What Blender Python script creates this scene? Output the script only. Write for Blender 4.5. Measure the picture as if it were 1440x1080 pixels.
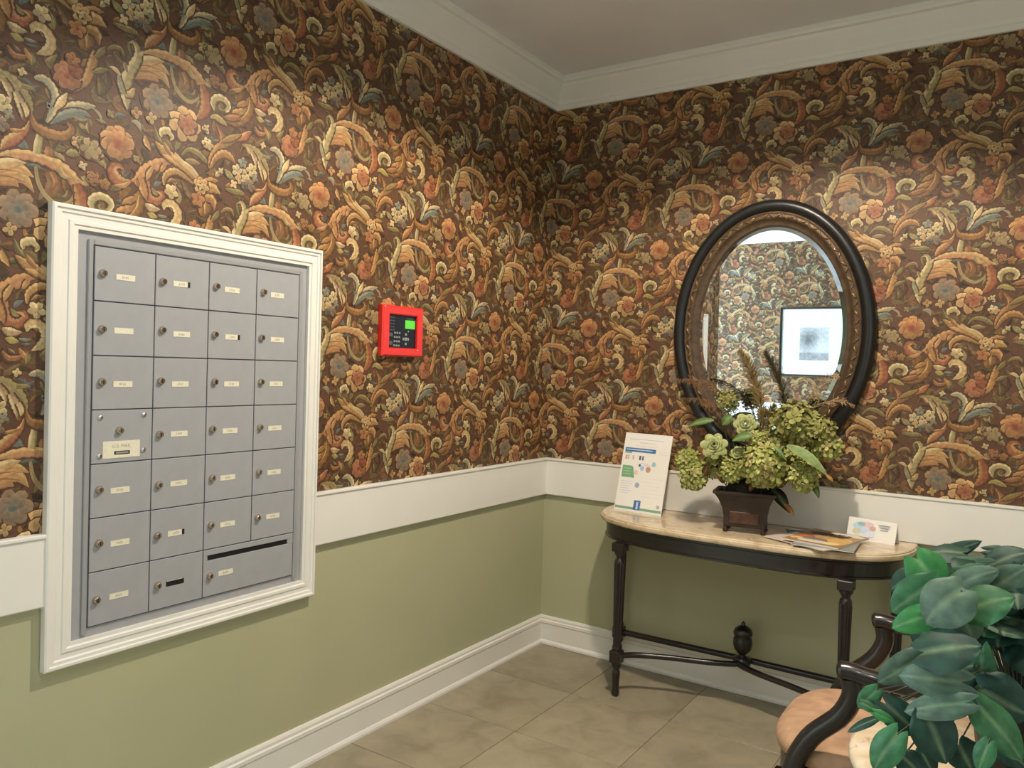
import bpy, math, random
import numpy as np
from mathutils import Vector, Matrix
for _o in list(bpy.data.objects): bpy.data.objects.remove(_o)
SC = bpy.context.scene
COL = SC.collection
PI = math.pi
random.seed(7)
def lin(c):
    return tuple((x/12.92 if x <= .04045 else ((x+.055)/1.055)**2.4) for x in [v/255 for v in c])
def hexlin(h): return lin(tuple(int(h[i:i+2], 16) for i in (0, 2, 4)))

# ------------------------------------------------------------------ camera
CAMP = Vector((1.9886, -3.3155, 1.3456)); YAW, PITCH, ROLL, FPX = -.5857, -.0218, .0309, 1113.25
def cam_axes():
    cy, sy, cp, sp = math.cos(YAW), math.sin(YAW), math.cos(PITCH), math.sin(PITCH)
    f = Vector((sy*cp, cy*cp, sp)); r = Vector((cy, -sy, 0)); u = r.cross(f)
    cr, sr = math.cos(ROLL), math.sin(ROLL)
    return cr*r+sr*u, -sr*r+cr*u, f
_r, _u, _f = cam_axes()
cam = bpy.data.cameras.new('camera'); camo = bpy.data.objects.new('camera', cam); COL.objects.link(camo)
camo.matrix_world = Matrix(((_r.x, _u.x, -_f.x, CAMP.x), (_r.y, _u.y, -_f.y, CAMP.y), (_r.z, _u.z, -_f.z, CAMP.z), (0, 0, 0, 1)))
cam.sensor_fit = 'HORIZONTAL'; cam.sensor_width = 36; cam.lens = FPX/1440*36; cam.clip_start = .02
SC.camera = camo
# ------------------------------------------------------------------ world, light, exposure
SC.view_settings.view_transform = 'Standard'; SC.view_settings.look = 'None'
SC.view_settings.gamma = 1; SC.view_settings.exposure = 0.10; SC.view_settings.use_curve_mapping = False
W = bpy.data.worlds.new('sky'); SC.world = W; W.use_nodes = True
W.node_tree.nodes['Background'].inputs[0].default_value = (.62, .78, 1, 1)
W.node_tree.nodes['Background'].inputs[1].default_value = 1.0
def area(name, loc, rot, sx, sy, power, color):
    l = bpy.data.lights.new(name, 'AREA'); l.shape = 'RECTANGLE'; l.size = sx; l.size_y = sy; l.energy = power; l.color = color
    o = bpy.data.objects.new(name, l); o.location = loc; o.rotation_euler = rot; COL.objects.link(o); return o
def spot(name, loc, power, color, deg, blend, rad):
    l = bpy.data.lights.new(name, 'SPOT'); l.energy = power; l.color = color; l.spot_size = math.radians(deg); l.spot_blend = blend; l.shadow_soft_size = rad
    o = bpy.data.objects.new(name, l); o.location = loc; COL.objects.link(o); return o
# daylight from the glass entrance at the end of the side passage and an added cool fill light outside the right wall
area('entrance_daylight', (-2.75, -3.85, 1.3), (0, -PI/2, 0), 2.2, 1.7, 420, (.64, .82, 1.0))
area('side_fill_light', (4.0, -3.3, 1.6), (0, PI/2, 0), 1.4, 1.8, 14, (.90, .95, 1.0))
# the recessed ceiling lamps of the lobby
LAMPS = [(1.22, -1.33, 184), (1.75, -2.65, 28)]
for i, (x, y, p) in enumerate(LAMPS):
    spot('downlight_lamp', (x, y, 2.70), p, (1.0, .88, .72), 144, .26, .05)
# ------------------------------------------------------------------ materials
def new_mat(name):
    m = bpy.data.materials.new(name); m.use_nodes = True
    return m, m.node_tree.nodes, m.node_tree.links, m.node_tree.nodes['Principled BSDF']
def mat(name, rgb, rough=.5, metal=0, spec=.5, noise=0, scale=20, bump=0, bscale=200, coat=0, emit=None, stretch=(1, 1, 1)):
    m, N, L, b = new_mat(name); c = lin(rgb)
    b.inputs['Base Color'].default_value = (*c, 1); b.inputs['Roughness'].default_value = rough
    b.inputs['Metallic'].default_value = metal; b.inputs['Specular IOR Level'].default_value = spec; b.inputs['Coat Weight'].default_value = coat
    if emit: b.inputs['Emission Color'].default_value = (*c, 1); b.inputs['Emission Strength'].default_value = emit
    tc = N.new('ShaderNodeTexCoord'); mp = N.new('ShaderNodeMapping'); mp.inputs['Scale'].default_value = stretch; L.new(tc.outputs['Object'], mp.inputs[0])
    if noise:
        n = N.new('ShaderNodeTexNoise'); n.inputs['Scale'].default_value = scale; n.inputs['Detail'].default_value = 5; L.new(mp.outputs[0], n.inputs[0])
        r = N.new('ShaderNodeValToRGB'); r.color_ramp.elements[0].position = .3; r.color_ramp.elements[1].position = .7
        r.color_ramp.elements[0].color = (*[x*(1-noise) for x in c], 1); r.color_ramp.elements[1].color = (*[min(1, x*(1+noise)) for x in c], 1)
        L.new(n.outputs[0], r.inputs[0]); L.new(r.outputs[0], b.inputs['Base Color'])
    if bump:
        n2 = N.new('ShaderNodeTexNoise'); n2.inputs['Scale'].default_value = bscale; L.new(mp.outputs[0], n2.inputs[0])
        bp = N.new('ShaderNodeBump'); bp.inputs['Strength'].default_value = bump; bp.inputs['Distance'].default_value = .002
        L.new(n2.outputs[0], bp.inputs['Height']); L.new(bp.outputs[0], b.inputs['Normal'])
    return m
def attr_mat(name, rough=.5, spec=.4, namp=.15, nscale=120, sheen=0):
    m, N, L, b = new_mat(name)
    a = N.new('ShaderNodeAttribute'); a.attribute_name = 'Col'
    n = N.new('ShaderNodeTexNoise'); n.inputs['Scale'].default_value = nscale; n.inputs['Detail'].default_value = 4
    tc = N.new('ShaderNodeTexCoord'); L.new(tc.outputs['Object'], n.inputs[0])
    r = N.new('ShaderNodeMapRange'); r.inputs['To Min'].default_value = 1-namp; r.inputs['To Max'].default_value = 1+namp; r.inputs['From Min'].default_value = .3; r.inputs['From Max'].default_value = .7
    L.new(n.outputs[0], r.inputs['Value'])
    mx = N.new('ShaderNodeMix'); mx.data_type = 'RGBA'; mx.blend_type = 'MULTIPLY'; mx.inputs[0].default_value = 1
    L.new(a.outputs['Color'], mx.inputs[6]); L.new(r.outputs[0], mx.inputs[7]); L.new(mx.outputs[2], b.inputs['Base Color'])
    b.inputs['Roughness'].default_value = rough; b.inputs['Specular IOR Level'].default_value = spec
    if sheen: b.inputs['Sheen Weight'].default_value = sheen
    return m
def stone_mat(name, c1, c2, c3, scale, rough, vein=0, spec=.5, rand=0):
    m, N, L, b = new_mat(name)
    tc = N.new('ShaderNodeTexCoord'); oi = N.new('ShaderNodeObjectInfo')
    vm = N.new('ShaderNodeVectorMath'); vm.operation = 'MULTIPLY_ADD'
    L.new(oi.outputs['Random'], vm.inputs[0]); vm.inputs[1].default_value = (37, 19, 11); L.new(tc.outputs['Object'], vm.inputs[2])
    n = N.new('ShaderNodeTexNoise'); n.inputs['Scale'].default_value = scale; n.inputs['Detail'].default_value = 6; n.inputs['Roughness'].default_value = .6; n.inputs['Distortion'].default_value = .6
    L.new(vm.outputs[0], n.inputs[0])
    r = N.new('ShaderNodeValToRGB'); e = r.color_ramp.elements; e[0].position = .32; e[0].color = (*lin(c1), 1); e[1].position = .68; e[1].color = (*lin(c3), 1)
    k = e.new(.5); k.color = (*lin(c2), 1); L.new(n.outputs[0], r.inputs[0]); out = r.outputs[0]
    if vein:
        n2 = N.new('ShaderNodeTexNoise'); n2.inputs['Scale'].default_value = scale*2.6; n2.inputs['Detail'].default_value = 8; n2.inputs['Distortion'].default_value = 1.2; L.new(vm.outputs[0], n2.inputs[0])
        r2 = N.new('ShaderNodeValToRGB'); e2 = r2.color_ramp.elements; e2[0].position = .60; e2[0].color = (0, 0, 0, 1); e2[1].position = .72; e2[1].color = (vein, vein, vein, 1); L.new(n2.outputs[0], r2.inputs[0])
        mx = N.new('ShaderNodeMix'); mx.data_type = 'RGBA'; L.new(r2.outputs[0], mx.inputs[0]); L.new(out, mx.inputs[6]); mx.inputs[7].default_value = (*lin((122, 82, 52)), 1); out = mx.outputs[2]
    if rand:
        hv = N.new('ShaderNodeHueSaturation'); mr = N.new('ShaderNodeMapRange'); mr.inputs['To Min'].default_value = 1-rand; mr.inputs['To Max'].default_value = 1+rand
        L.new(oi.outputs['Random'], mr.inputs['Value']); L.new(mr.outputs[0], hv.inputs['Value']); L.new(out, hv.inputs['Color']); out = hv.outputs[0]
    L.new(out, b.inputs['Base Color']); b.inputs['Roughness'].default_value = rough; b.inputs['Specular IOR Level'].default_value = spec
    return m
M = {}
M['green'] = mat('sage_green_paint', (176, 174, 140), .6, noise=.03, scale=3, bump=.05, bscale=300)
M['white'] = mat('white_trim_paint', (230, 226, 218), .4, noise=.02, scale=5)
M['ceiling'] = mat('ceiling_paint', (230, 228, 232), .8, noise=.03, scale=4)
M['paper'] = attr_mat('printed_wallpaper', .5, .35, .14, 90)
M['grey'] = mat('grey_enamel', (160, 160, 163), .42, noise=.03, scale=30, bump=.1, bscale=900)
M['greyedge'] = mat('grey_anodised_edge', (170, 170, 172), .32, metal=.3)
M['dark'] = mat('dark_gap', (78, 82, 92), .7)
M['black'] = mat('black_slot', (14, 14, 16), .6)
M['brass'] = mat('tarnished_lock_metal', (200, 186, 170), .25, metal=1)
M['chrome'] = mat('bright_screw_metal', (205, 205, 205), .2, metal=1)
M['paperwhite'] = mat('white_card', (236, 232, 224), .5)
M['cream_label'] = mat('cream_label', (226, 219, 196), .45, noise=.06, scale=200)
M['ink'] = mat('grey_ink', (160, 154, 146), .6)
M['red'] = mat('red_enamel', (226, 48, 36), .3, spec=.5, noise=.02)
M['black_panel'] = mat('black_panel', (20, 22, 30), .4)
M['lcd'] = mat('green_display', (84, 190, 44), .3, emit=.4)
M['key'] = mat('pale_key', (150, 152, 150), .5)
M['keydark'] = mat('grey_key', (92, 90, 92), .5)
M['blackwood'] = mat('black_lacquer_wood', (30, 25, 23), .28, spec=.5, noise=.25, scale=30, coat=.25, stretch=(1, 1, .2))
M['marble'] = stone_mat('beige_marble', (190, 164, 130), (206, 184, 152), (220, 202, 174), 14, .12, .55)
M['floor'] = stone_mat('beige_stone_tile', (138, 127, 104), (153, 143, 121), (163, 151, 126), 7, .38, .14, .4, .07)
M['grout'] = mat('tile_grout', (146, 136, 114), .8)
M['ebony'] = mat('ebonised_frame', (26, 25, 25), .35, spec=.5, noise=.15, scale=30)
M['gilt'] = mat('antique_gilt', (146, 112, 72), .4, metal=.6, noise=.4, scale=70)
M['giltdark'] = mat('antique_gilt_brown', (82, 64, 46), .45, metal=.3, noise=.35, scale=40)
M['mirror'] = mat('mirror_glass', (222, 232, 240), .012, metal=1)
M['flower'] = attr_mat('dried_petals', .6, .25, .15, 150)
M['leaf'] = attr_mat('silk_leaf', .55, .3, .28, 45)
M['stem'] = mat('brown_stem', (50, 54, 32), .6)
M['vase'] = mat('painted_metal_planter', (46, 32, 25), .45, noise=.4, scale=25)
M['vasepanel'] = mat('planter_russet_panel', (74, 46, 30), .45, noise=.45, scale=40)
M['seat'] = mat('peach_upholstery', (176, 140, 110), .8, noise=.2, scale=22, bump=.2, bscale=500)
M['pot'] = mat('black_pot', (22, 20, 18), .5)
M['soil'] = mat('dark_moss', (34, 30, 18), .9, noise=.4, scale=60)
M['print'] = attr_mat('colour_print', .35, .4, .06, 60)
M['mat_board'] = mat('white_mount', (238, 238, 236), .6)
M['bronze'] = mat('lamp_trim', (214, 206, 190), .4)
M['bulb'] = mat('lamp_lens', (255, 214, 160), .4, emit=3)
# ------------------------------------------------------------------ mesh helpers
class MB:
    def __init__(s): s.v = []; s.f = []; s.m = []; s.sm = []; s.c = []
    def add(s, V, F, mi=0, smooth=False, col=None):
        o = len(s.v); s.v += [tuple(p) for p in V]
        for f in F: s.f.append(tuple(i+o for i in f)); s.m.append(mi); s.sm.append(smooth)
        s.c += (col if col and isinstance(col[0], (tuple, list)) else [col or (1, 1, 1)]*len(V))
    def box(s, a, b, mi=0, bev=0):
        x0, y0, z0 = a; x1, y1, z1 = b
        if not bev:
            V = [(x, y, z) for x in (x0, x1) for y in (y0, y1) for z in (z0, z1)]
            s.add(V, [(0, 1, 3, 2), (4, 6, 7, 5), (0, 4, 5, 1), (2, 3, 7, 6), (0, 2, 6, 4), (1, 5, 7, 3)], mi); return
        # chamfered box: 24 verts
        e = bev; lo = (x0, y0, z0); hi = (x1, y1, z1); V = []; idx = {}
        for ax in range(3):
            for sx in (0, 1):
                for sy in (0, 1):
                    for sz in (0, 1):
                        sg = (sx, sy, sz); p = []
                        for k in range(3):
                            base = hi[k] if sg[k] else lo[k]; d = -e if sg[k] else e
                            p.append(base if k == ax else base+d)
                        idx[(ax, sg)] = len(V); V.append(tuple(p))
        F = []
        for ax in range(3):
            o1, o2 = [k for k in range(3) if k != ax]
            for sd in (0, 1):
                q = []
                for a1, a2 in ((0, 0), (1, 0), (1, 1), (0, 1)):
                    sg = [0, 0, 0]; sg[ax] = sd; sg[o1] = a1; sg[o2] = a2; q.append(idx[(ax, tuple(sg))])
                F.append(tuple(q))
        for ax in range(3):
            o1, o2 = [k for k in range(3) if k != ax]
            for a1 in (0, 1):
                for a2 in (0, 1):
                    def S(v):
                        sg = [0, 0, 0]; sg[ax] = v; sg[o1] = a1; sg[o2] = a2; return tuple(sg)
                    F.append((idx[(o1, S(0))], idx[(o1, S(1))], idx[(o2, S(1))], idx[(o2, S(0))]))
        for sx in (0, 1):
            for sy in (0, 1):
                for sz in (0, 1): F.append(tuple(idx[(k, (sx, sy, sz))] for k in range(3)))
        s.add(V, F, mi)
    def grid(s, rows, mi=0, smooth=True, cu=False, cv=False, col=None):
        n = len(rows); k = len(rows[0]); V = [p for r in rows for p in r]; F = []
        for i in range(n if cv else n-1):
            for j in range(k if cu else k-1):
                F.append((i*k+j, i*k+(j+1) % k, ((i+1) % n)*k+(j+1) % k, ((i+1) % n)*k+j))
        s.add(V, F, mi, smooth, col)
    def lathe(s, prof, c=(0, 0, 0), seg=20, mi=0, axis='z', smooth=True, sc=(1, 1)):
        rows = []
        for r, h in prof:
            row = []
            for k in range(seg):
                a = 2*PI*k/seg; u, v = r*math.cos(a)*sc[0], r*math.sin(a)*sc[1]
                row.append({'z': (c[0]+u, c[1]+v, c[2]+h), 'x': (c[0]+h, c[1]+u, c[2]+v), 'y': (c[0]+u, c[1]+h, c[2]+v)}[axis])
            rows.append(row)
        s.grid(rows, mi, smooth, cu=True)
        for row in (rows[0], rows[-1]): s.add(row, [tuple(range(seg))], mi)
    def tube(s, pts, rad, seg=8, mi=0, up=(0, 0, 1), caps=True, flat=1.0, smooth=True):
        P = [Vector(p) for p in pts]; n = len(P); R = rad if isinstance(rad, (list, tuple)) else [rad]*n; rows = []
        ref = Vector(up)
        for i in range(n):
            t = (P[min(i+1, n-1)]-P[max(i-1, 0)]).normalized()
            a = t.cross(ref)
            if a.length < 1e-4: a = t.cross(Vector((1, .3, 0)))
            a.normalize(); b = a.cross(t)
            rows.append([P[i]+a*R[i]*math.cos(2*PI*k/seg)+b*R[i]*flat*math.sin(2*PI*k/seg) for k in range(seg)])
        s.grid(rows, mi, smooth, cu=True)
        if caps:
            for row in (rows[0], rows[-1]): s.add(row, [tuple(range(seg))], mi)
    def prism(s, poly, z0, z1, mi=0, T=None):
        n = len(poly); V = [(x, y, z0) for x, y in poly]+[(x, y, z1) for x, y in poly]
        if T: V = [T(*p) for p in V]
        s.add(V, [tuple(range(n)), tuple(range(n, 2*n))]+[(i, (i+1) % n, n+(i+1) % n, n+i) for i in range(n)], mi)
    def build(s, name, mats, parent=None, loc=None, colors=False):
        me = bpy.data.meshes.new(name); me.from_pydata(s.v, [], s.f)
        for m in (mats if isinstance(mats, (list, tuple)) else [mats]): me.materials.append(M[m])
        me.polygons.foreach_set('material_index', s.m); me.polygons.foreach_set('use_smooth', s.sm)
        if colors:
            a = me.color_attributes.new('Col', 'FLOAT_COLOR', 'POINT')
            a.data.foreach_set('color', np.array([(*c[:3], 1) for c in s.c], 'f').ravel())
        me.validate(); me.update()
        import bmesh
        bm = bmesh.new(); bm.from_mesh(me); bmesh.ops.recalc_face_normals(bm, faces=bm.faces); bm.to_mesh(me); bm.free()
        o = bpy.data.objects.new(name, me); COL.objects.link(o)
        if parent: o.parent = parent
        if loc: o.location = loc
        return o
def spline(pts, n):
    P = [np.array(p, float) for p in pts]; P = [2*P[0]-P[1]]+P+[2*P[-1]-P[-2]]; out = []
    m = len(P)-3
    for k in range(n):
        t = k/(n-1)*m; i = min(int(t), m-1); u = t-i; a, b, c, d = P[i:i+4]
        out.append(.5*((2*b)+(-a+c)*u+(2*a-5*b+4*c-d)*u*u+(-a+3*b-3*c+d)*u**3))
    return out
def tag(o, label=None, cat=None, group=None, kind=None):
    if label: o['label'] = label
    if cat: o['category'] = cat
    if group: o['group'] = group
    if kind: o['kind'] = kind
    return o
def thing(name, label, cat, loc=(0, 0, 0), rz=0, group=None):
    o = bpy.data.objects.new(name, None); COL.objects.link(o); o.location = loc; o.rotation_euler = (0, 0, rz)
    o.empty_display_size = .05
    return tag(o, label, cat, group)
def struct(o, label=None): return tag(o, label, kind='structure')
# ------------------------------------------------------------------ wallpaper print: one repeat of scrolls, leaves and flowers (units 0.5 mm, half-drop)
PAL = {"C": "d6b47c", "P": "b88660", "S": "b98b58", "H": "c79c68", "R": "a05c44", "G": "a87f4a", "O": "80704a", "B": "707a72", "W": "dcca9a", "D": "554430", "L": "a4886a", "T": "ac9670", "K": "5a4130", "Y": "bcaa62", "E": "8a663e", "U": "989e8a", "V": "a09664", "Q": "84694a"}
RIB = [[1,[[332,760,40],[374,709,60],[398,664,40],[393,638,13]],"Q","D"],[1,[[314,935,40],[332,909,54],[355,896,20]],"O","D"],[0,[[371,922,10],[410,915,34],[443,921,8]],"O","Q"],[0,[[339,870,10],[384,873,30],[429,870,8]],"T","O"],[1,[[-84,69,11],[-29,65,30],[24,65,30],[51,56,7]],"V","O"],[0,[[-84,84,7],[-51,97,26],[-24,95,7]],"P","E"],[1,[[-368,195,9],[-327,235,22],[-270,231,34],[-227,203,26],[-202,185,6]],"V","O"],[1,[[380,52,11],[411,65,37],[448,64,11]],"V","O"],[0,[[67,-173,9],[99,-155,37],[139,-159,9]],"E","K"],[1,[[-155,-217,7],[-133,-275,45],[-145,-315,15]],"O","D"],[0,[[28,810,13],[64,807,23],[77,784,7]],"V","E"],[0,[[-146,749,20],[-118,742,23],[-111,722,5]],"V","O"],[0,[[-250,713,13],[-219,707,20],[-197,714,5]],"O","D"],[0,[[290,-57,15],[323,-98,60],[312,-142,52],[301,-172,15]],"Q","E"],[0,[[315,-47,22],[335,-89,22],[321,-127,7]],"P","E"],[0,[[241,-39,12],[250,-97,18],[271,-146,19],[307,-183,21],[352,-200,19],[389,-185,16],[416,-154,11],[421,-110,6]],"V","T"],[0,[[393,-120,6],[382,-150,13],[363,-159,6]],"T","O"],[1,[[69,-47,7],[101,-25,34],[146,-5,41],[223,5,45],[300,-2,52],[364,-22,56],[419,-64,56],[449,-115,56]],"C","P"],[1,[[432,-80,30],[452,-129,56],[460,-178,60],[450,-226,56],[423,-261,34],[396,-285,6]],"S","R"],[0,[[437,-58,15],[466,-74,13],[481,-80,4]],"C","P"],[0,[[346,-23,30],[372,-57,22],[410,-61,7]],"C","V"],[0,[[257,112,27],[250,64,34],[245,20,30]],"W","V"],[0,[[292,67,15],[302,46,45],[300,20,30]],"P","E"],[1,[[219,197,10],[234,154,30],[283,133,45],[346,130,43],[389,150,36],[405,183,28],[384,207,10]],"S","E"],[1,[[210,167,4],[196,122,24],[156,79,45],[115,39,43],[90,3,7]],"C","R"],[0,[[193,118,6],[148,104,19],[119,105,4]],"H","E"],[1,[[23,353,7],[80,346,37],[133,327,52],[177,286,52],[202,243,45],[219,197,9]],"V","T"],[1,[[94,325,22],[122,283,33],[131,243,6]],"W","L"],[1,[[148,284,25],[170,234,37],[180,172,6]],"W","L"],[1,[[182,242,22],[198,206,25],[194,177,6]],"W","C"],[0,[[173,318,22],[212,318,19],[237,314,4]],"V","O"],[0,[[54,346,15],[75,317,18],[91,311,4]],"C","L"],[1,[[290,179,13],[305,220,34],[354,259,45],[415,291,45],[470,310,36],[521,322,6]],"W","U"],[1,[[303,178,11],[337,211,33],[398,253,41],[459,272,30],[496,264,6]],"U","B"],[1,[[287,179,11],[313,242,34],[326,301,34],[314,347,36],[280,378,36],[248,377,27],[228,370,10]],"W","U"],[1,[[326,254,15],[355,299,34],[380,347,6]],"W","C"],[0,[[306,271,15],[297,252,19],[287,277,6]],"U","B"],[0,[[506,310,7],[540,288,15],[554,249,4]],"U","T"],[0,[[392,247,7],[448,243,25],[484,249,6]],"B","V"],[1,[[-190,160,15],[-184,206,31],[-160,260,43],[-123,303,45],[-67,344,42],[-1,374,9]],"S","O"],[1,[[-184,171,15],[-152,230,31],[-102,267,43],[-54,258,37],[-22,230,6]],"H","E"],[0,[[-124,315,7],[-108,353,30],[-123,383,22],[-152,419,6]],"P","E"],[1,[[-9,368,7],[8,379,23],[44,404,42],[66,428,27],[90,444,4]],"H","R"],[1,[[-112,336,13],[-58,366,34],[-4,395,20],[19,410,4]],"V","G"],[2,[[12,-141,22],[57,-100,82],[136,-89,112],[195,-102,89],[237,-105,15]],"K","K"],[0,[[23,-173,19],[59,-148,34],[94,-157,4]],"C","P"],[0,[[23,-164,30],[85,-130,55],[138,-133,40],[170,-151,4]],"H","P"],[0,[[16,-152,33],[101,-107,64],[186,-106,48],[236,-163,4]],"C","H"],[0,[[15,-141,33],[97,-89,63],[174,-67,46],[235,-92,4]],"C","H"],[0,[[15,-129,30],[83,-75,54],[147,-44,39],[199,-34,4]],"W","H"],[0,[[25,-117,7],[96,-85,7],[175,-82,3]],"P","E"],[0,[[32,-139,7],[111,-110,9],[196,-124,3]],"P","E"],[1,[[0,0,6],[26,11,19],[49,-15,31],[51,-63,43],[25,-117,49],[0,-172,55],[-13,-233,57],[-6,-292,45],[0,-344,6]],"W","V"],[1,[[-17,-271,22],[17,-260,33],[29,-236,22],[41,-226,4]],"C","V"],[0,[[55,-48,15],[71,-35,18],[81,-16,4]],"W","C"],[1,[[-51,-177,10],[-39,-228,28],[-20,-271,22]],"U","V"],[0,[[-20,-106,9],[-15,-128,21],[-4,-154,7]],"T","O"],[0,[[-97,-155,6],[-68,-160,21],[-40,-182,9]],"W","C"],[0,[[-109,-71,6],[-79,-50,19],[-42,-48,19],[-23,-78,4]],"V","E"],[1,[[-242,57,52],[-219,-10,97],[-220,-63,82],[-232,-118,30]],"G","E"],[1,[[-232,50,37],[-188,88,49],[-133,104,6]],"H","G"],[1,[[-224,28,37],[-173,55,57],[-118,30,6]],"C","G"],[1,[[-219,-10,37],[-170,-14,49],[-154,-69,6]],"H","E"],[1,[[-236,-26,30],[-281,-45,52],[-310,-32,6]],"S","E"],[0,[[-255,26,22],[-218,-40,19],[-215,-101,4]],"C","S"],[0,[[183,-283,6],[203,-303,16],[226,-322,4]],"W","L"],[0,[[-151,124,7],[-135,144,27],[-102,184,7]],"W","V"],[1,[[-350,269,12],[-308,305,42],[-271,346,46],[-251,388,10]],"S","E"],[0,[[-346,265,7],[-357,288,22],[-330,327,6]],"H","E"],[1,[[409,361,9],[436,395,29],[473,441,38],[492,506,38],[507,557,40],[511,596,20]],"H","G"],[1,[[-172,-135,15],[-139,-94,33],[-121,-63,4]],"V","O"],[1,[[-180,-212,13],[-143,-189,27],[-103,-173,4]],"V","O"],[1,[[100,944,8],[109,910,31],[134,874,5]],"C","G"],[1,[[-106,516,8],[-88,520,24],[-74,547,29],[-93,572,34],[-130,580,36],[-165,565,38],[-178,534,35],[-168,497,9]],"W","V"],[0,[[-97,516,7],[-118,505,17],[-142,515,19],[-143,539,15],[-126,542,5]],"V","D"],[1,[[-195,447,9],[-163,463,29],[-122,452,34],[-85,436,11]],"Y","V"],[1,[[85,645,34],[67,585,74],[33,524,80],[-19,472,54],[-88,454,7]],"G","E"],[1,[[48,604,27],[4,576,34],[-19,561,4]],"H","G"],[1,[[32,550,34],[-27,523,38],[-54,511,4]],"H","G"],[1,[[4,503,29],[-62,484,34],[-106,477,4]],"P","E"],[0,[[74,625,7],[62,558,11],[16,496,4]],"C","G"],[1,[[115,718,34],[111,665,47],[130,619,47],[172,610,42],[203,634,31],[204,664,23],[169,665,5]],"P","R"],[0,[[170,663,5],[193,657,12],[205,641,4]],"C","H"],[1,[[21,689,8],[56,704,27],[84,738,51],[124,774,60],[170,808,56],[215,830,38],[264,837,7]],"H","P"],[1,[[79,718,34],[94,671,42],[105,639,35],[116,609,4]],"H","S"],[0,[[56,704,20],[63,681,27],[57,668,4]],"P","E"],[1,[[147,785,20],[125,745,29],[115,712,5]],"C","S"],[1,[[216,818,20],[205,791,27],[191,775,5]],"H","S"],[1,[[33,690,9],[-3,677,38],[-42,679,58],[-71,712,50],[-69,743,35],[-42,756,31],[-12,742,7]],"H","R"],[0,[[24,684,7],[-14,656,24],[-62,649,5]],"C","P"],[1,[[213,706,8],[218,752,27],[246,784,34],[291,797,34],[343,783,34],[394,757,23]],"C","G"],[0,[[234,726,5],[259,746,16],[282,743,4]],"H","Q"],[1,[[159,929,7],[195,900,36],[237,873,51],[295,847,47],[358,817,42],[410,783,40],[441,758,27]],"C","G"],[0,[[206,936,8],[224,909,27],[254,877,13]],"H","E"],[0,[[273,896,8],[317,857,23],[369,831,34],[415,793,29]],"W","C"],[0,[[202,870,5],[243,860,17],[284,834,5]],"C","H"],[1,[[216,575,8],[221,605,35],[255,616,42],[293,590,44],[302,548,44],[279,512,40],[237,487,5]],"W","C"],[0,[[180,541,5],[209,536,16],[235,540,4]],"U","B"],[0,[[187,515,5],[216,513,17],[244,520,4]],"B","D"],[0,[[254,576,7],[262,583,20],[250,596,5]],"G","Q"],[1,[[108,586,11],[144,570,42],[193,571,5]],"W","L"],[0,[[121,540,7],[151,531,32],[180,528,5]],"Y","V"],[1,[[109,483,9],[134,451,23],[172,449,23],[203,466,7]],"P","E"],[0,[[182,495,9],[203,463,23],[219,438,4]],"H","G"],[1,[[193,959,7],[195,988,34],[232,1004,38],[256,978,24],[245,955,5]],"W","V"],[0,[[21,997,5],[57,997,27],[76,957,4]],"U","L"],[0,[[213,424,7],[224,457,23],[217,483,4]],"V","O"],[0,[[275,459,7],[303,480,27],[330,513,4]],"V","Q"]]
FLO = [[168,-252,88,7,"L","B",2],[332,-329,93,7,"C","P",1],[348,-327,56,6,"P","R",2],[47,182,52,6,"W","V",1],[-7,190,36,5,"W","U",1],[31,244,31,5,"U","B",1],[98,215,39,5,"W","V",1],[15,147,33,5,"C","V",1],[58,149,36,5,"W","T",1],[-28,106,25,4,"W","C",1],[89,122,37,5,"L","B",1],[120,172,25,4,"U","V",1],[49,112,25,4,"B","D",1],[-215,299,31,5,"W","C",1],[-118,164,18,4,"W","V",1],[490,103,52,6,"C","V",1],[434,124,30,5,"C","V",1],[533,89,31,5,"W","V",1],[464,130,30,5,"V","O",1],[462,14,22,4,"W","L",1],[513,-37,36,5,"P","E",2],[133,-351,30,4,"C","V",1],[50,-346,30,4,"H","E",1],[466,-321,27,3,"W","V",1],[-49,870,86,9,"H","R",3],[-185,803,52,6,"T","V",1],[-170,664,31,5,"P","E",1],[-111,644,28,5,"G","E",1],[55,811,20,4,"V","E",1],[442,751,48,6,"C","G",2],[439,745,20,4,"W","V",1],[258,682,40,5,"W","C",1],[280,727,13,3,"L","P",1],[422,671,42,5,"S","R",2],[379,428,67,8,"P","R",2],[403,516,34,5,"S","R",1],[419,465,34,5,"R","E",1],[-88,1005,20,4,"V","O",1],[174,382,20,4,"W","Y",1],[-219,383,19,4,"W","V",1],[485,991,29,5,"W","H",1]]
PW, PH = .3425, .349
def hexc(k): return np.array(hexlin(PAL[k]))
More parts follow.
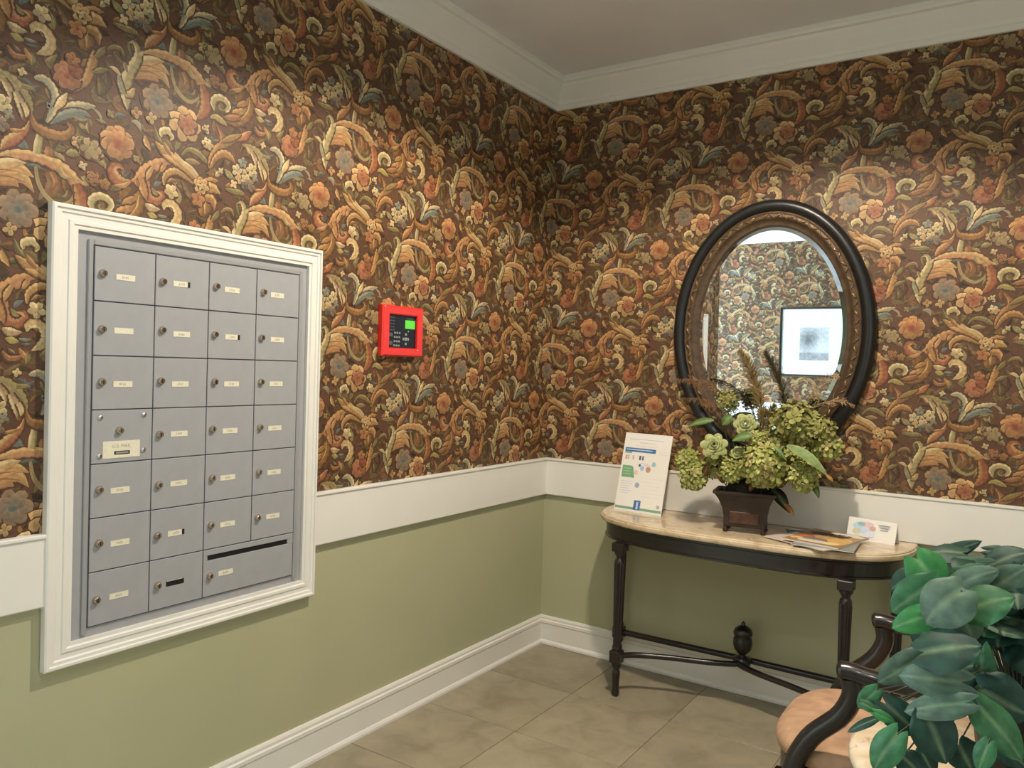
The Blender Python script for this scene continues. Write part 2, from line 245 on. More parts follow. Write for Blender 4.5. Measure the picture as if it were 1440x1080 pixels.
def build_motif():
    rng = np.random.RandomState(5); V = []; F = []; C = []; layer = [0]
    GAIN = np.array([.80, .735, .70])
    def put(v, f, c):
        o = len(V); z = layer[0]*1.5e-6; layer[0] += 1
        V.extend([(a, b, z) for a, b in v]); F.extend([tuple(i+o for i in t) for t in f]); C.extend([tuple(np.clip(np.asarray(x)*GAIN, 0, 1)) for x in c])
    def ribbon(pts, ca, cb, leaf, grow=0, flat=None):
        P = np.array(pts, float)/2000; L = np.hypot(*np.diff(P[:, :2], axis=0).T).sum(); wm = P[:, 2].mean()
        n = int(np.clip(L/.0034, 8, 52)) if leaf == 1 else int(np.clip(L/.006, 6, 26)); S = np.array(spline(P, n)); d = np.gradient(S[:, :2], axis=0); d /= np.maximum(np.hypot(*d.T), 1e-9)[:, None]
        nm = np.stack([-d[:, 1], d[:, 0]], 1)
        if (nm[:, 1]*1.0-nm[:, 0]*.5).mean() < 0: nm = -nm
        t = np.linspace(0, 1, n); w = np.maximum(S[:, 2]*1.12, .0008)/2+grow
        nl = max(2.5, L/(wm*.85)) if leaf else 0
        fa = .76+.30*((nl*t) % 1)**.7 if leaf else np.ones(n); fb = .76+.30*((nl*t+.5) % 1)**.7 if leaf else np.ones(n)
        cols = [1, .55, .1, -.1, -.55, -1]; v = []; c = []
        A, B = hexc(ca), hexc(cb); g = 1+rng.uniform(-.08, .08)
        for i in range(n):
            for k, s in enumerate(cols):
                off = s*w[i]*(fa[i] if s > 0 else fb[i]); v.append(S[i, :2]+nm[i]*off)
                if flat is not None: c.append(flat); continue
                m = [0, .12, .45, .75, .8, 1][k]; x = A*(1-m)+B*m
                x = x*[1.05, 1.1, .78, .95, 1.02, .70][k]*g*((.84+.3*((nl*t[i]+(.25 if k > 2 else 0)) % 1)) if leaf else 1)*(1+rng.uniform(-.10, .10)); x = x*(1-.22*abs(2*t[i]-.9))
                c.append(x)
        put(v, [(i*6+k, i*6+k+1, i*6+k+7, i*6+k+6) for i in range(n-1) for k in range(5)], c)
    def blob(cx, cy, rx, ry, ang, ci, co, n=8):
        v = [(cx, cy)]; c = [ci]
        for k in range(n):
            a = 2*PI*k/n; q = 1+rng.uniform(-.12, .12); x, y = rx*math.cos(a)*q, ry*math.sin(a)*q
            v.append((cx+x*math.cos(ang)-y*math.sin(ang), cy+x*math.sin(ang)+y*math.cos(ang))); c.append(np.asarray(co)*(1.0+.35*math.sin(a+ang)*.6+rng.uniform(-.1, .1)))
        put(v, [(0, 1+k, 1+(k+1) % n) for k in range(n)], c)
    def flower(u, v, r, n, ca, cb, rings):
        u, v, r = u/2000, v/2000, r/2000; A, B = hexc(ca), hexc(cb); K = hexc('K')*1.1
        blob(u, v-r*.08, r*1.12, r*1.08, 0, K, K, 10)
        for q in range(rings):
            s = 1-.3*q; a0 = rng.uniform(0, 6)
            for k in range(n):
                a = a0+2*PI*k/n+rng.uniform(-.15, .15); f = rng.uniform(.75, 1.12)
                if q == 0 and r > .012: blob(u+math.cos(a)*r*.60*s, v+math.sin(a)*r*.58*s, r*.54*s, r*.44*s, a, K, K*.9)
                blob(u+math.cos(a)*r*.58*s, v+math.sin(a)*r*.58*s, r*.5*s, r*.40*s, a, (A*.42+B*.58)*f*.85, (A*(1-.3*q)+B*.3*q)*f*(1.05 if math.sin(a) > 0 else .85))
        blob(u, v, r*.26, r*.24, 0, B*.7, B)
    # dim underlying foliage
    fl = ['D', 'O', 'E', 'Q', 'D', 'O', 'V', 'B', 'T', 'E', 'G', 'O']
    for i in range(330):
        x, y = rng.uniform(0, PW), rng.uniform(-PH, PH); a = rng.uniform(0, 2*PI); L = rng.uniform(.018, .055); wd = L*rng.uniform(.3, .5)
        k = fl[rng.randint(len(fl))]; bend = rng.uniform(-.5, .5)
        pts = [(x*2000+L*2000*t*math.cos(a+bend*t), y*2000+L*2000*t*math.sin(a+bend*t), wd*2000*s) for t, s in ((0, .3), (.45, 1), (1, .05))]
        ribbon(pts, k, 'D' if rng.rand() < .6 else k, 1)
    for j in range(len(C)): C[j] = tuple(np.array(C[j])*(.66+.3*(j > len(C)*.55)))
    Kd = hexc('K')*1.0
    for leaf, pts, ca, cb in RIB:
        if leaf: ribbon(pts, ca, cb, 0, .0035, Kd)
        if leaf < 2: ribbon(pts, ca, cb, leaf)
    for a in FLO: flower(*a)
    return np.array(V), F, np.array(C)
MV, MF, MC = build_motif()
MQ = np.array([f for f in MF if len(f) == 4], int); MT = np.array([f for f in MF if len(f) == 3], int)
def wallpaper_mesh(name, u0, u1, z0, z1, ou, oz, to3, vis, extra, mats, parent=None):
    """Wall face: ground colour, print and the plain geometry in extra [(verts, faces, material index)]; to3 maps (u array, z array, height array) to points."""
    Vs = []; Qs = []; Ts = []; Cs = []; n = 0
    ground = np.array(hexlin(PAL['K']))*np.array([1.06, .95, .95])
    uu = np.linspace(u0, u1, 40); zz = np.linspace(z0, z1, 30); U, Z = np.meshgrid(uu, zz)
    rng = np.random.RandomState(3)
    Vs.append(to3(U.ravel(), Z.ravel(), np.zeros(U.size))); g = ground*(1+rng.uniform(-.12, .12, (U.size, 1))); Cs.append(g)
    Qs.append(np.array([(i*40+j, i*40+j+1, (i+1)*40+j+1, (i+1)*40+j) for i in range(29) for j in range(39)])); n = U.size
    i0 = int((vis[0]-ou)/PW)-2; i1 = int((vis[1]-ou)/PW)+2
    for i in range(i0, i1+1):
        for j in range(-6, 8):
            bx = ou+i*PW; bz = oz+j*2*PH+(PH if i % 2 else 0)
            x = MV[:, 0]+bx; z = MV[:, 1]+bz
            if x.max() < vis[0] or x.min() > vis[1] or z.max() < z0 or z.min() > z1: continue
            xc = np.clip(x, vis[0], vis[1]); zc = np.clip(z, z0, z1)
            bad = (xc != x) | (zc != z)
            q = MQ[~bad[MQ].all(axis=1)]; t = MT[~bad[MT].all(axis=1)]
            Vs.append(to3(xc, zc, MV[:, 2]+3e-4)); Cs.append(MC); Qs.append(q+n); Ts.append(t+n); n += len(MV)
    V = np.concatenate(Vs); Q = np.concatenate(Qs); T = np.concatenate(Ts) if Ts else np.zeros((0, 3), int); Cc = np.concatenate(Cs)
    mi = [0]*(len(Q)+len(T)); loops = [Q.ravel(), T.ravel()]; tot = [4]*len(Q)+[3]*len(T)
    for ev, ef, em in extra:
        V = np.concatenate([V, np.array(ev, float)]); Cc = np.concatenate([Cc, np.ones((len(ev), 3))])
        for f in ef: loops.append(np.array(f)+n); tot.append(len(f)); mi.append(em)
        n += len(ev)
    loops = np.concatenate(loops); tot = np.array(tot); st = np.concatenate([[0], np.cumsum(tot)[:-1]])
    me = bpy.data.meshes.new(name); me.vertices.add(len(V)); me.vertices.foreach_set('co', V.astype('f').ravel())
    me.loops.add(len(loops)); me.loops.foreach_set('vertex_index', loops.astype('i')); me.polygons.add(len(tot))
    me.polygons.foreach_set('loop_start', st.astype('i')); me.polygons.foreach_set('loop_total', tot.astype('i')); me.polygons.foreach_set('material_index', np.array(mi, 'i'))
    for m in mats: me.materials.append(M[m])
    a = me.color_attributes.new('Col', 'FLOAT_COLOR', 'POINT'); a.data.foreach_set('color', np.concatenate([Cc, np.ones((len(Cc), 1))], 1).astype('f').ravel())
    me.update(); me.validate()
    o = bpy.data.objects.new(name, me); COL.objects.link(o)
    return struct(o)
def quad_box(a, b):
    x0, y0, z0 = a; x1, y1, z1 = b
    return [(x, y, z) for x in (x0, x1) for y in (y0, y1) for z in (z0, z1)], [(0, 1, 3, 2), (4, 6, 7, 5), (0, 4, 5, 1), (2, 3, 7, 6), (0, 2, 6, 4), (1, 5, 7, 3)]
CEIL = 2.72; YL = -2.67; YF = -5.2; XR = 3.6; XE = -2.4; ZP = .80
# left wall (x = 0), back wall (y = 0), front wall behind the photographer
v, f = quad_box((-.15, YL, 0), (-1e-3, 0, CEIL)); lo = [(0, YL, 0), (0, 0, 0), (0, 0, ZP), (0, YL, ZP)]
wallpaper_mesh('wall_left', YL, 0, ZP, CEIL, -1.131, 1.803, lambda u, z, h: np.stack([h, u, z], 1), (YL, 0), [(lo, [(0, 1, 2, 3)], 1), (v, [q for q in f if q != (4, 6, 7, 5)], 2), ([(0, YL, 0), (0, YL, CEIL), (-.001, YL, CEIL), (-.001, YL, 0)], [(0, 1, 2, 3)], 2)], ['paper', 'green', 'green'])
v, f = quad_box((-.15, 1e-3, 0), (XR, .15, CEIL)); lo = [(0, 0, 0), (XR, 0, 0), (XR, 0, ZP), (0, 0, ZP)]
wallpaper_mesh('wall_back', 0, XR, ZP, CEIL, .24, 1.803, lambda u, z, h: np.stack([u, -h, z], 1), (0, 2.75), [(lo, [(0, 1, 2, 3)], 1), (v, [q for q in f if q != (0, 4, 5, 1)], 1)], ['paper', 'green'])
v, f = quad_box((XE, YF-.15, 0), (XR, YF-1e-3, CEIL)); lo = [(XE, YF, 0), (XR, YF, 0), (XR, YF, ZP), (XE, YF, ZP)]
wallpaper_mesh('wall_front', XE, XR, ZP, CEIL, .1, 1.803, lambda u, z, h: np.stack([-u, YF+h, z], 1), (-1.1, 1.5), [(lo, [(0, 1, 2, 3)], 1), (v, [q for q in f if q != (2, 3, 7, 6)], 1)], ['paper', 'green'])
def box_struct(name, a, b, m, bev=0):
    mb = MB(); mb.box(a, b, 0, bev); return struct(mb.build(name, m))
box_struct('wall_passage', (XE, YL, 0), (-.15, YL+.15, CEIL), 'green')
mb = MB()   # right wall with an opening added for the fill light
for a, b in (((XR, YF, 0), (XR+.15, .15, .85)), ((XR, YF, 2.35), (XR+.15, .15, CEIL)), ((XR, YF, .85), (XR+.15, -4.25, 2.35)), ((XR, -2.35, .85), (XR+.15, .15, 2.35))): mb.box(a, b)
struct(mb.build('wall_right', 'green'))
mb = MB()   # passage end wall with the glazed entrance opening
for a, b in (((XE-.15, YF, 2.4), (XE, YL+.15, CEIL)), ((XE-.15, YF, 0), (XE, -4.75, 2.4)), ((XE-.15, -2.95, 0), (XE, YL+.15, 2.4))): mb.box(a, b)
struct(mb.build('wall_entrance', 'green'))
mb = MB()
for y in (-4.75, -3.87, -2.99): mb.box((XE-.1, y, 0), (XE-.05, y+.04, 2.4))
for z in (0, .9, 2.36): mb.box((XE-.1, -4.75, z), (XE-.05, -2.95, z+.04))
struct(mb.build('door_1', 'white'))
mb = MB()
for y in (-4.25, -3.32, -2.39): mb.box((XR+.04, y, .85), (XR+.09, y+.04, 2.35))
for z in (.85, 1.58, 2.31): mb.box((XR+.04, -4.25, z), (XR+.09, -2.35, z+.04))
struct(mb.build('added_window_1', 'white'))  # unseen window frame, added to go with the side fill light
# floor of square stone tiles
fl = box_struct('floor', (XE-.15, YF-.15, -.08), (XR+.15, .15, -.0035), 'grout')
TS = .4265; G = .0013; mb = MB(); mb.box((-TS/2+G, -TS/2+G, -.008), (TS/2-G, TS/2-G, 0), 0, .0012)
first = None
for i in range(-6, 9):
    for j in range(-1, 13):
        cx = .0035+TS*(i+.5); cy = -.0215-TS*(j+.5)
        x0, x1, y0, y1 = cx-TS/2, cx+TS/2, cy-TS/2, cy+TS/2
        if x1 < XE+.2 or x0 > XR or y0 < YF-.1 or y0 > -.03: continue
        if first is None: first = o = mb.build('tile', 'floor', fl)
        else: o = first.copy(); COL.objects.link(o)
        o.parent = fl; o.location = (cx, cy, 0); o.rotation_euler = (0, 0, random.choice([0, PI/2, PI, -PI/2]))
box_struct('ceiling', (XE-.15, YF-.15, CEIL), (XR+.15, .15, CEIL+.1), 'ceiling')
# mouldings: profile (out from wall, z) swept along a corner path
def sweep(name, prof, path, m='white'):
    mb = MB(); rows = []
    P = [Vector(p) for p in path]; n = len(P)
    for i in range(n):
        dirs = []
        if i > 0: dirs.append((P[i]-P[i-1]).normalized())
        if i < n-1: dirs.append((P[i+1]-P[i]).normalized())
        nr = [Vector((d.y, -d.x)) for d in dirs]
        if len(nr) == 2: k = (nr[0]+nr[1])/(1+nr[0].dot(nr[1]))
        else: k = nr[0]
        rows.append([(P[i].x+k.x*o, P[i].y+k.y*o, z) for o, z in prof])
    mb.grid(rows, 0, False, cu=True)
    for r in (rows[0], rows[-1]): mb.add(r, [tuple(range(len(r)))])
    return struct(mb.build(name, m))
crown = [(0, 2.585), (.014, 2.585), (.016, 2.603), (.022, 2.608), (.026, 2.622), (.046, 2.650), (.062, 2.676), (.066, 2.690), (.078, 2.694), (.084, 2.704), (.084, CEIL), (0, CEIL)]
sweep('trim_1', crown, [(-.15, YL), (0, YL), (0, 0), (XR, 0)])
sweep('trim_2', [(o, z) for o, z in crown], [(XR, YF), (XE, YF)])
base = [(0, 0), (.020, 0), (.020, .010), (.016, .018), (.0125, .022), (.0125, .100), (.0155, .104), (.0155, .116), (.011, .120), (.011, .130), (.007, .138), (0, .138)]
sweep('baseboard_left', base, [(0, YL), (0, 0), (XR, 0)])
sweep('baseboard_front', base, [(XR, YF), (XE, YF)])
rail = [(0, .732), (.018, .732), (.020, .735), (.020, .898), (.025, .901), (.025, .907), (.022, .909), (0, .909)]
sweep('trim_3', rail, [(0, -1.499), (0, 0), (XR, 0)])
sweep('trim_4', rail, [(0, YL), (0, -2.351)])
sweep('trim_5', rail, [(XR, YF), (XE, YF)])
# ------------------------------------------------------------------ mailbox unit on the left wall (built in y, z; x outwards)
mail = thing('mailbox_unit', 'grey metal bank of locked apartment mailboxes in a white moulded frame', 'mailboxes', (0, -1.92, .57))
OFF = Vector((0, -1.92, .57))
def at(o): o.location = -OFF if o.parent == mail else o.location; return o
oy0, oy1, oz0, oz1 = -2.352, -1.497, .5715, 1.7055; iy0, iy1, iz0, iz1 = -2.286, -1.547, .628, 1.650
prof = [(0, 0), (0, .024), (.06, .027), (.16, .027), (.20, .022), (.34, .022), (.40, .018), (.62, .018), (.66, .021), (.80, .021), (.86, .017), (1, .017), (1, 0)]
mb = MB(); rows = []
for t, x in prof:
    a, b = oy0+(iy0-oy0)*t, oy1+(iy1-oy1)*t; c, d = oz0+(iz0-oz0)*t, oz1+(iz1-oz1)*t
    rows.append([(max(x, .003), a, c), (max(x, .003), b, c), (max(x, .003), b, d), (max(x, .003), a, d)])
mb.grid(rows, 0, False, cu=True)
at(mb.build('casing', 'white', mail))
mb = MB(); mb.box((.003, iy0-.002, iz0-.002), (.0065, iy1+.004, iz1+.004), 0)
at(mb.build('back_panel', 'grey', mail))
mb = MB(); gy0, gy1, gz0, gz1 = -2.2445, -1.5805, .6515, 1.6185
mb.box((.0065, gy0, gz0), (.0085, gy1, gz1)); at(mb.build('door_recess', 'dark', mail))
mb = MB()   # raised edging round the doors
for a, b in (((gy0-.013, gz0-.016), (gy0, gz1+.013)), ((gy1, gz0-.016), (gy1+.013, gz1+.013)), ((gy0, gz1), (gy1, gz1+.013))): mb.box((.0065, a[0], a[1]), (.0125, b[0], b[1]), 0, .002)
at(mb.build('door_surround', 'greyedge', mail))
PY, PZ = .165, .1377; Y0, Z1 = -2.2425, 1.6170
rnd = random.Random(11)
def lock_mesh(parent, y, z, big=1.0, x=.0125):
    m = MB(); m.lathe([(.0105*big, 0), (.0105*big, .003), (.0085*big, .006), (.0085*big, .009), (.0068*big, .0105)], (x, y, z), 14, 0, 'x'); m.box((x+.0104, y-.0012, z-.005), (x+.0109, y+.0012, z+.005), 1)
    o = m.build('lock', ['brass', 'black'], parent); return o
def digits(m, y0, y1, z0, z1, x, mi, n=4):
    w = (y1-y0)/n
    for k in range(n):
        a = y0+k*w; h = z1-z0; s = w*.62
        for bar in rnd.sample(range(5), 3):
            if bar == 0: m.box((x, a, z0), (x+.0002, a+s, z0+h*.2), mi)
            if bar == 1: m.box((x, a, z1-h*.2), (x+.0002, a+s, z1), mi)
            if bar == 2: m.box((x, a, z0), (x+.0002, a+s*.3, z1), mi)
            if bar == 3: m.box((x, a+s*.7, z0), (x+.0002, a+s, z1), mi)
            if bar == 4: m.box((x, a, z0+h*.4), (x+.0002, a+s, z0+h*.6), mi)
for c in range(4):
    for r in range(7):
        y = Y0+PY*c; z = Z1-PZ*(r+1); w = PY
        if c == 3 and r == 6: continue
        if c == 2 and r == 6: w = 2*PY
        g = .0014; m = MB(); ww = w-g*2; hh = PZ-g*2
        if c == 2 and r == 6:   # parcel door with an open outgoing slot
            zs = hh-.030; m.box((.0086, g, g), (.0125, w-g, zs), 0, .001); m.box((.0086, g, zs+.015), (.0125, w-g, PZ-g), 0, .001)
            m.box((.0086, g, zs), (.0125, .014, zs+.015)); m.box((.0086, w-.024, zs), (.0125, w-g, zs+.015))
        else: m.box((.0086, g, g), (.0125, w-g, PZ-g), 0, .001)
        
        if c == 2 and r == 6: m.box((.0086, .012, zs-.001), (.0089, w-.022, zs+.016), 1)
        d = m.build('mailbox_door', ['grey', 'black'], mail); d.location = (0, y-OFF.y, z-OFF.z)
        if c == 0 and r == 3:   # post office master panel
            tag(d, 'grey master panel with centre lock, four screws and a metal plate')
            lock_mesh(d, .073, .083)
            for sy, sz in ((.022, .118), (.140, .122), (.022, .020), (.140, .028)):
                q = MB(); q.lathe([(.0075, 0), (.0072, .002), (.004, .004), (.0005, .0045)], (.0125, sy, sz), 12, 0, 'x'); q.build('screw', 'chrome', d)
            q = MB(); q.box((.0125, .030, .012), (.0135, .130, .056), 0, .0004); q.box((.0135, .060, .021), (.0139, .102, .030), 1); q.box((.0139, .064, .0235), (.0141, .098, .0275), 2)
            pl = q.build('name_plate', ['cream_label', 'black', 'ink'], d)
            cu = bpy.data.curves.new('plate_text', 'FONT'); cu.body = 'U.S. MAIL'; cu.size = .0125; cu.align_x = 'CENTER'; cu.extrude = .0001
            to = bpy.data.objects.new('plate_text', cu); COL.objects.link(to)
            dg = bpy.context.evaluated_depsgraph_get(); me = bpy.data.meshes.new_from_object(to.evaluated_get(dg)); bpy.data.objects.remove(to)
            me.materials.clear(); me.materials.append(M['ink']); to = bpy.data.objects.new('lettering', me); COL.objects.link(to); to.parent = d
            to.matrix_local = Matrix(((0, 0, 1, .0137), (1, 0, 0, .080), (0, 1, 0, .039), (0, 0, 0, 1)))
            continue
        if c == 2 and r == 6: lock_mesh(d, .022, .060); ly0, ly1, lz = .052, .102, .060
        else: lock_mesh(d, .022+rnd.uniform(-.002, .002), .070+rnd.uniform(-.004, .004)); ly0 = .054+rnd.uniform(-.003, .003); ly1 = ly0+.051; lz = .0655
        q = MB()
        if c == 1 and r == 6: q.box((.0125, ly0-.004, lz-.008), (.0129, ly1, lz+.008), 1); q.box((.0129, ly0-.002, lz+.006), (.0131, ly1-.002, lz+.0075), 0); tag(d, 'mailbox door with an empty black label slot')
        else:
            q.box((.0125, ly0-.0012, lz-.0085), (.0128, ly1+.0012, lz+.0085), 3)
            e = ly1-(.008 if (c, r) in ((1, 0), (2, 1), (1, 5)) else 0); q.box((.0128, ly0, lz-.0075), (.0133, e, lz+.0075), 0)
            if e < ly1: q.box((.0128, e, lz-.0075), (.0130, ly1, lz+.0075), 1)
            if not (c == 0 and r == 1): digits(q, ly0+.016, ly1-.016, lz-.003, lz+.003, .0133, 2)
        q.build('name_label', ['cream_label', 'black', 'ink', 'greyedge'], d)
# ------------------------------------------------------------------ red fire alarm keypad
fk = thing('alarm_keypad', 'red framed fire alarm keypad with green display on the patterned left wall', 'alarm panel', (.003, -1.093, 1.463))
w, h = .113, .093; iw, ih = .077, .061; mb = MB()
rows = [[(x, sy*a, sz*b) for sy, sz in ((-1, -1), (1, -1), (1, 1), (-1, 1))] for x, a, b in ((0, w, h), (.018, w, h), (.024, w-.006, h-.006), (.024, iw+.004, ih+.004), (.022, iw, ih), (.008, iw, ih))]
mb.grid(rows, 0, False, cu=True); mb.build('red_surround', 'red', fk)
mb = MB(); mb.box((.001, -iw-.002, -ih-.002), (.0145, iw+.002, ih+.002)); mb.build('key_panel', 'black_panel', fk)
mb = MB(); mb.box((.0145, .016, .012), (.0158, .071, .044), 0, .0005); mb.build('display', 'lcd', fk)
def kp(name, m, items):
    for (y, z, a, b) in items:
        q = MB(); q.box((.0145, y-a, z-b), (.0175, y+a, z+b), 0, .0006); q.build(name, m, fk)
kp('number_key', 'key', [(-.040+.0125*k-.001*j, -.006-.0155*j, .0038, .0036) for j in range(4) for k in range(3)])
kp('arrow_key', 'key', [(.020, -.010, .005, .004), (.020, -.045, .005, .004), (.007, -.027, .004, .005), (.033, -.027, .004, .005), (.020, -.027, .006, .006)])
kp('function_key', 'keydark', [(-.062, -.014, .009, .007), (-.062, -.044, .009, .007)])
q = MB(); q.lathe([(.004, 0), (.0035, .003), (.001, .004)], (.0145, .034, .002), 10, 0, 'x'); q.build('key_switch', 'chrome', fk)
q = MB()
for j in range(5):
    yy = -.066
    for wd in (rnd.uniform(.008, .012), rnd.uniform(.010, .014)):
        q.box((.0145, yy, .050-.0115*j-.0018), (.0148, yy+wd, .050-.0115*j+.0018)); yy += wd+.0025
q.box((.0145, .026, .048), (.0148, .060, .051)); tag(q.build('printed_legend', 'keydark', fk), kind='stuff')
for y, z, n in ((-w+.009, h-.007, 0), (iw+.006, -ih-.006, 1)):
    q = MB(); q.lathe([(.0035, 0), (.003, .002), (.0008, .003)], (.0235, y, z), 10, 0, 'x'); q.build('screw', 'chrome', fk)
# ------------------------------------------------------------------ oval mirror
mirr = thing('oval_mirror', 'oval black and antique gold framed mirror hung above the console table', 'mirror', (1.062, -.004, 1.523)); MIR_TILT = math.radians(.8)
mirr.rotation_euler = (MIR_TILT, 0, math.radians(.65))
def oval(name, prof, m, seg=96):
    q = MB(); rows = []
    for d, h in prof: rows.append([((.407-d)*math.cos(2*PI*k/seg), -h, (.537-d)*math.sin(2*PI*k/seg)) for k in range(seg)])
    q.grid(rows, 0, True, cu=True); return q.build(name, m, mirr)
oval('outer_frame', [(.02, .004), (0, .010), (0, .030), (.006, .043), (.016, .051), (.028, .053), (.038, .049), (.046, .040), (.050, .034)], 'ebony')
oval('inner_frame', [(.049, .034), (.052, .041), (.056, .042), (.060, .036), (.066, .040), (.074, .041), (.080, .037), (.083, .030), (.090, .028), (.097, .022), (.102, .024), (.107, .018), (.108, .008)], 'giltdark')
q = MB(); n = 84
for k in range(n):   # carved leaf band
    a = 2*PI*k/n; d = .068; cx, cz = (.407-d)*math.cos(a), (.537-d)*math.sin(a); tx, tz = -(.407-d)*math.sin(a), (.537-d)*math.cos(a); L = math.hypot(tx, tz); tx /= L; tz /= L; nx, nz = tz, -tx
    rows = []
    for i, (t, ww) in enumerate(((-1, .1), (-.6, .8), (0, 1), (.6, .7), (1, .1))):
        s = .014*t; o = .010*t*(1 if k % 2 else -.7); px, pz = cx+tx*s+nx*o, cz+tz*s+nz*o; w_ = .0048*ww
        rows.append([(px+(tx*.5+nx)*w_*math.cos(b), -.038-.006*ww*max(0, math.sin(b))-.003*ww, pz+(tz*.5+nz)*w_*math.cos(b)) for b in (0, PI/4, PI/2, 3*PI/4, PI)])
    q.grid(rows, 0, True)
q.build('carved_leaf_band', 'gilt', mirr)
q = MB(); rows = []
for d, h in ((.106, .012), (.124, .0155)): rows.append([((.407-d)*math.cos(2*PI*k/96), -h, (.537-d)*math.sin(2*PI*k/96)) for k in range(96)])
q.grid(rows, 0, False, cu=True); q.add(rows[-1], [tuple(range(96))]); q.build('bevelled_glass', 'mirror', mirr)
# ------------------------------------------------------------------ console table
tab = thing('console_table', 'black console table with beige marble top and crossed curved stretchers against the back wall', 'table', (1.02, -.22, 0))
TO = Vector((1.02, -.22, 0))
def tb(o): o.location = -TO; return o
def half_super(a, b, n, y0=-.022, k=56, ex=3.0):
    P = []
    for i in range(k+1):
        t = PI*i/k; c, s = math.cos(t), math.sin(t); P.append((1.02-a*math.copysign(abs(c)**(2/ex), c), y0-b*abs(s)**(2/ex)))
    return P
def slab(name, a, b, layers, m):
    q = MB(); rows = []
    for d, z in layers: rows.append([(x, y, z) for x, y in half_super(a-d, b-d, 0)])
    q.grid(rows, 0, False, cu=True); q.add(rows[0], [tuple(range(len(rows[0])))]); q.add(rows[-1], [tuple(range(len(rows[-1])))])
    return tb(q.build(name, m, tab))
slab('marble_top', .625, .400, [(.008, .704), (.002, .707), (0, .714), (0, .722), (.004, .726), (.004, .729), (.009, .7325)], 'marble')
slab('apron', .600, .376, [(0, .634), (-.004, .637), (-.004, .642), (0, .645), (0, .690), (-.007, .694), (-.007, .704)], 'blackwood')
def leg(x, y):
    q = MB()
    q.box((x-.027, y-.027, .600), (x+.027, y+.027, .636), 0, .003)
    q.lathe([(.021, .600), (.024, .592), (.018, .584), (.013, .572), (.019, .566), (.021, .560), (.022, .552)], (x, y, 0), 16)
    rows = []
    for z, r in ((.553, .0205), (.545, .0225), (.30, .0185), (.215, .0165), (.205, .0175)):
        rows.append([(x+r*(1+(.0 if k % 2 else -.16))*math.cos(2*PI*k/24), y+r*(1+(.0 if k % 2 else -.16))*math.sin(2*PI*k/24), z) for k in range(24)])
    q.grid(rows, 0, False, cu=True)
    q.lathe([(.019, .207), (.021, .200), (.019, .192), (.017, .188)], (x, y, 0), 16)
    q.box((x-.024, y-.024, .138), (x+.024, y+.024, .190), 0, .004)
    q.lathe([(.019, .139), (.021, .130), (.012, .112), (.016, .106), (.017, .096), (.0165, .085), (.013, .03), (.0155, .022), (.016, .012), (.012, 0)], (x, y, 0), 16)
    return tb(q.build('leg', 'blackwood', tab))
for x, y in ((.583, -.353), (1.457, -.353), (.455, -.066), (1.585, -.066)): leg(x, y)
q = MB(); q.tube([(.455, -.066, .165), (1.02, -.068, .170), (1.585, -.066, .165)], .0135, 8, flat=1.0); tb(q.build('stretcher', 'blackwood', tab))
for sx in (-1, 1):
    q = MB(); pts = spline([(1.02+sx*.437, -.353, .165), (1.02+sx*.375, -.292, .165), (1.02+sx*.25, -.232, .165), (1.02+sx*.10, -.185, .167), (1.02, -.135, .170), (1.02, -.10, .172)], 18)
    q.tube(pts, .0125, 8, flat=1.0); tb(q.build('stretcher', 'blackwood', tab))
q = MB(); q.lathe([(.034, .158), (.036, .186), (.016, .192), (.013, .200), (.020, .206), (.034, .222), (.039, .245), (.037, .265), (.032, .276), (.038, .280), (.039, .290), (.033, .304), (.020, .314), (.008, .320), (.009, .326), (.004, .334), (.0005, .336)], (1.025, -.098, 0), 18)
tb(q.build('urn_finial', 'blackwood', tab))
TOPZ = .7327
# ------------------------------------------------------------------ leaflet stand
bs = thing('leaflet_stand', 'white upright printed notice on a slanted stand at the end of the marble top', 'sign', (.57, -.172, TOPZ), math.radians(-5.2))
LEAN = math.atan2(.085, .335)
def sheet(mb, x0, x1, v0, v1, d0, d1, mi=0, col=None, bev=0):
    q = MB(); q.box((x0, -d1, v0), (x1, -d0, v1), mi, bev)
    c, s = math.cos(LEAN), math.sin(LEAN)
    mb.add([(x, y*c+z*s, -y*s*0+z*c) for x, y, z in q.v], q.f, mi, False, col)
q = MB(); sheet(q, -.115, .115, 0, .346, -.004, 0, 0); q.build('sign_board', 'paperwhite', bs)
q = MB(); q.box((-.05, .006, 0), (.05, .008, .2)); bk = q.build('back_prop', 'paperwhite', bs); bk.rotation_euler = (math.radians(-3), 0, 0); bk.location = (0, .085, 0)
q = MB()
def pr(x0, x1, v0, v1, rgb, d=.0004): sheet(q, x0, x1, v0, v1, -.0001, d, 0, lin(rgb))
pr(-.090, .078, .318, .3205, (196, 200, 208)); pr(-.04, .045, .303, .306, (206, 208, 214)); pr(-.055, .052, .288, .292, (236, 214, 200))
pr(-.105, .046, .262, .280, (76, 116, 170)); pr(-.098, .030, .270, .274, (206, 218, 232), .0006); pr(-.105, -.070, .254, .262, (140, 180, 160))
for i in range(3): pr(.062, .062+.03+.008*i, .283-.012*i, .286-.012*i, (226, 224, 214))
for x, rgb in ((-.099, (206, 168, 150)), (-.088, (222, 188, 176)), (-.064, (224, 190, 184)), (-.030, (90, 84, 96)), (-.016, (120, 124, 132))): pr(x, x+.009, .228, .247, rgb)
for j in range(2): pr(-.02+.02*j, .018+.02*j, .212-.006*j, .215-.006*j, (206, 196, 220))
V = [(-.105, .148), (-.040, .148), (-.052, .195), (-.062, .200), (-.105, .200)]
c, s = math.cos(LEAN), math.sin(LEAN); q.add([(x, -.0004*c+z*s, z*c) for x, z in V], [(0, 1, 2, 3, 4)], 0, False, lin((124, 170, 128)))
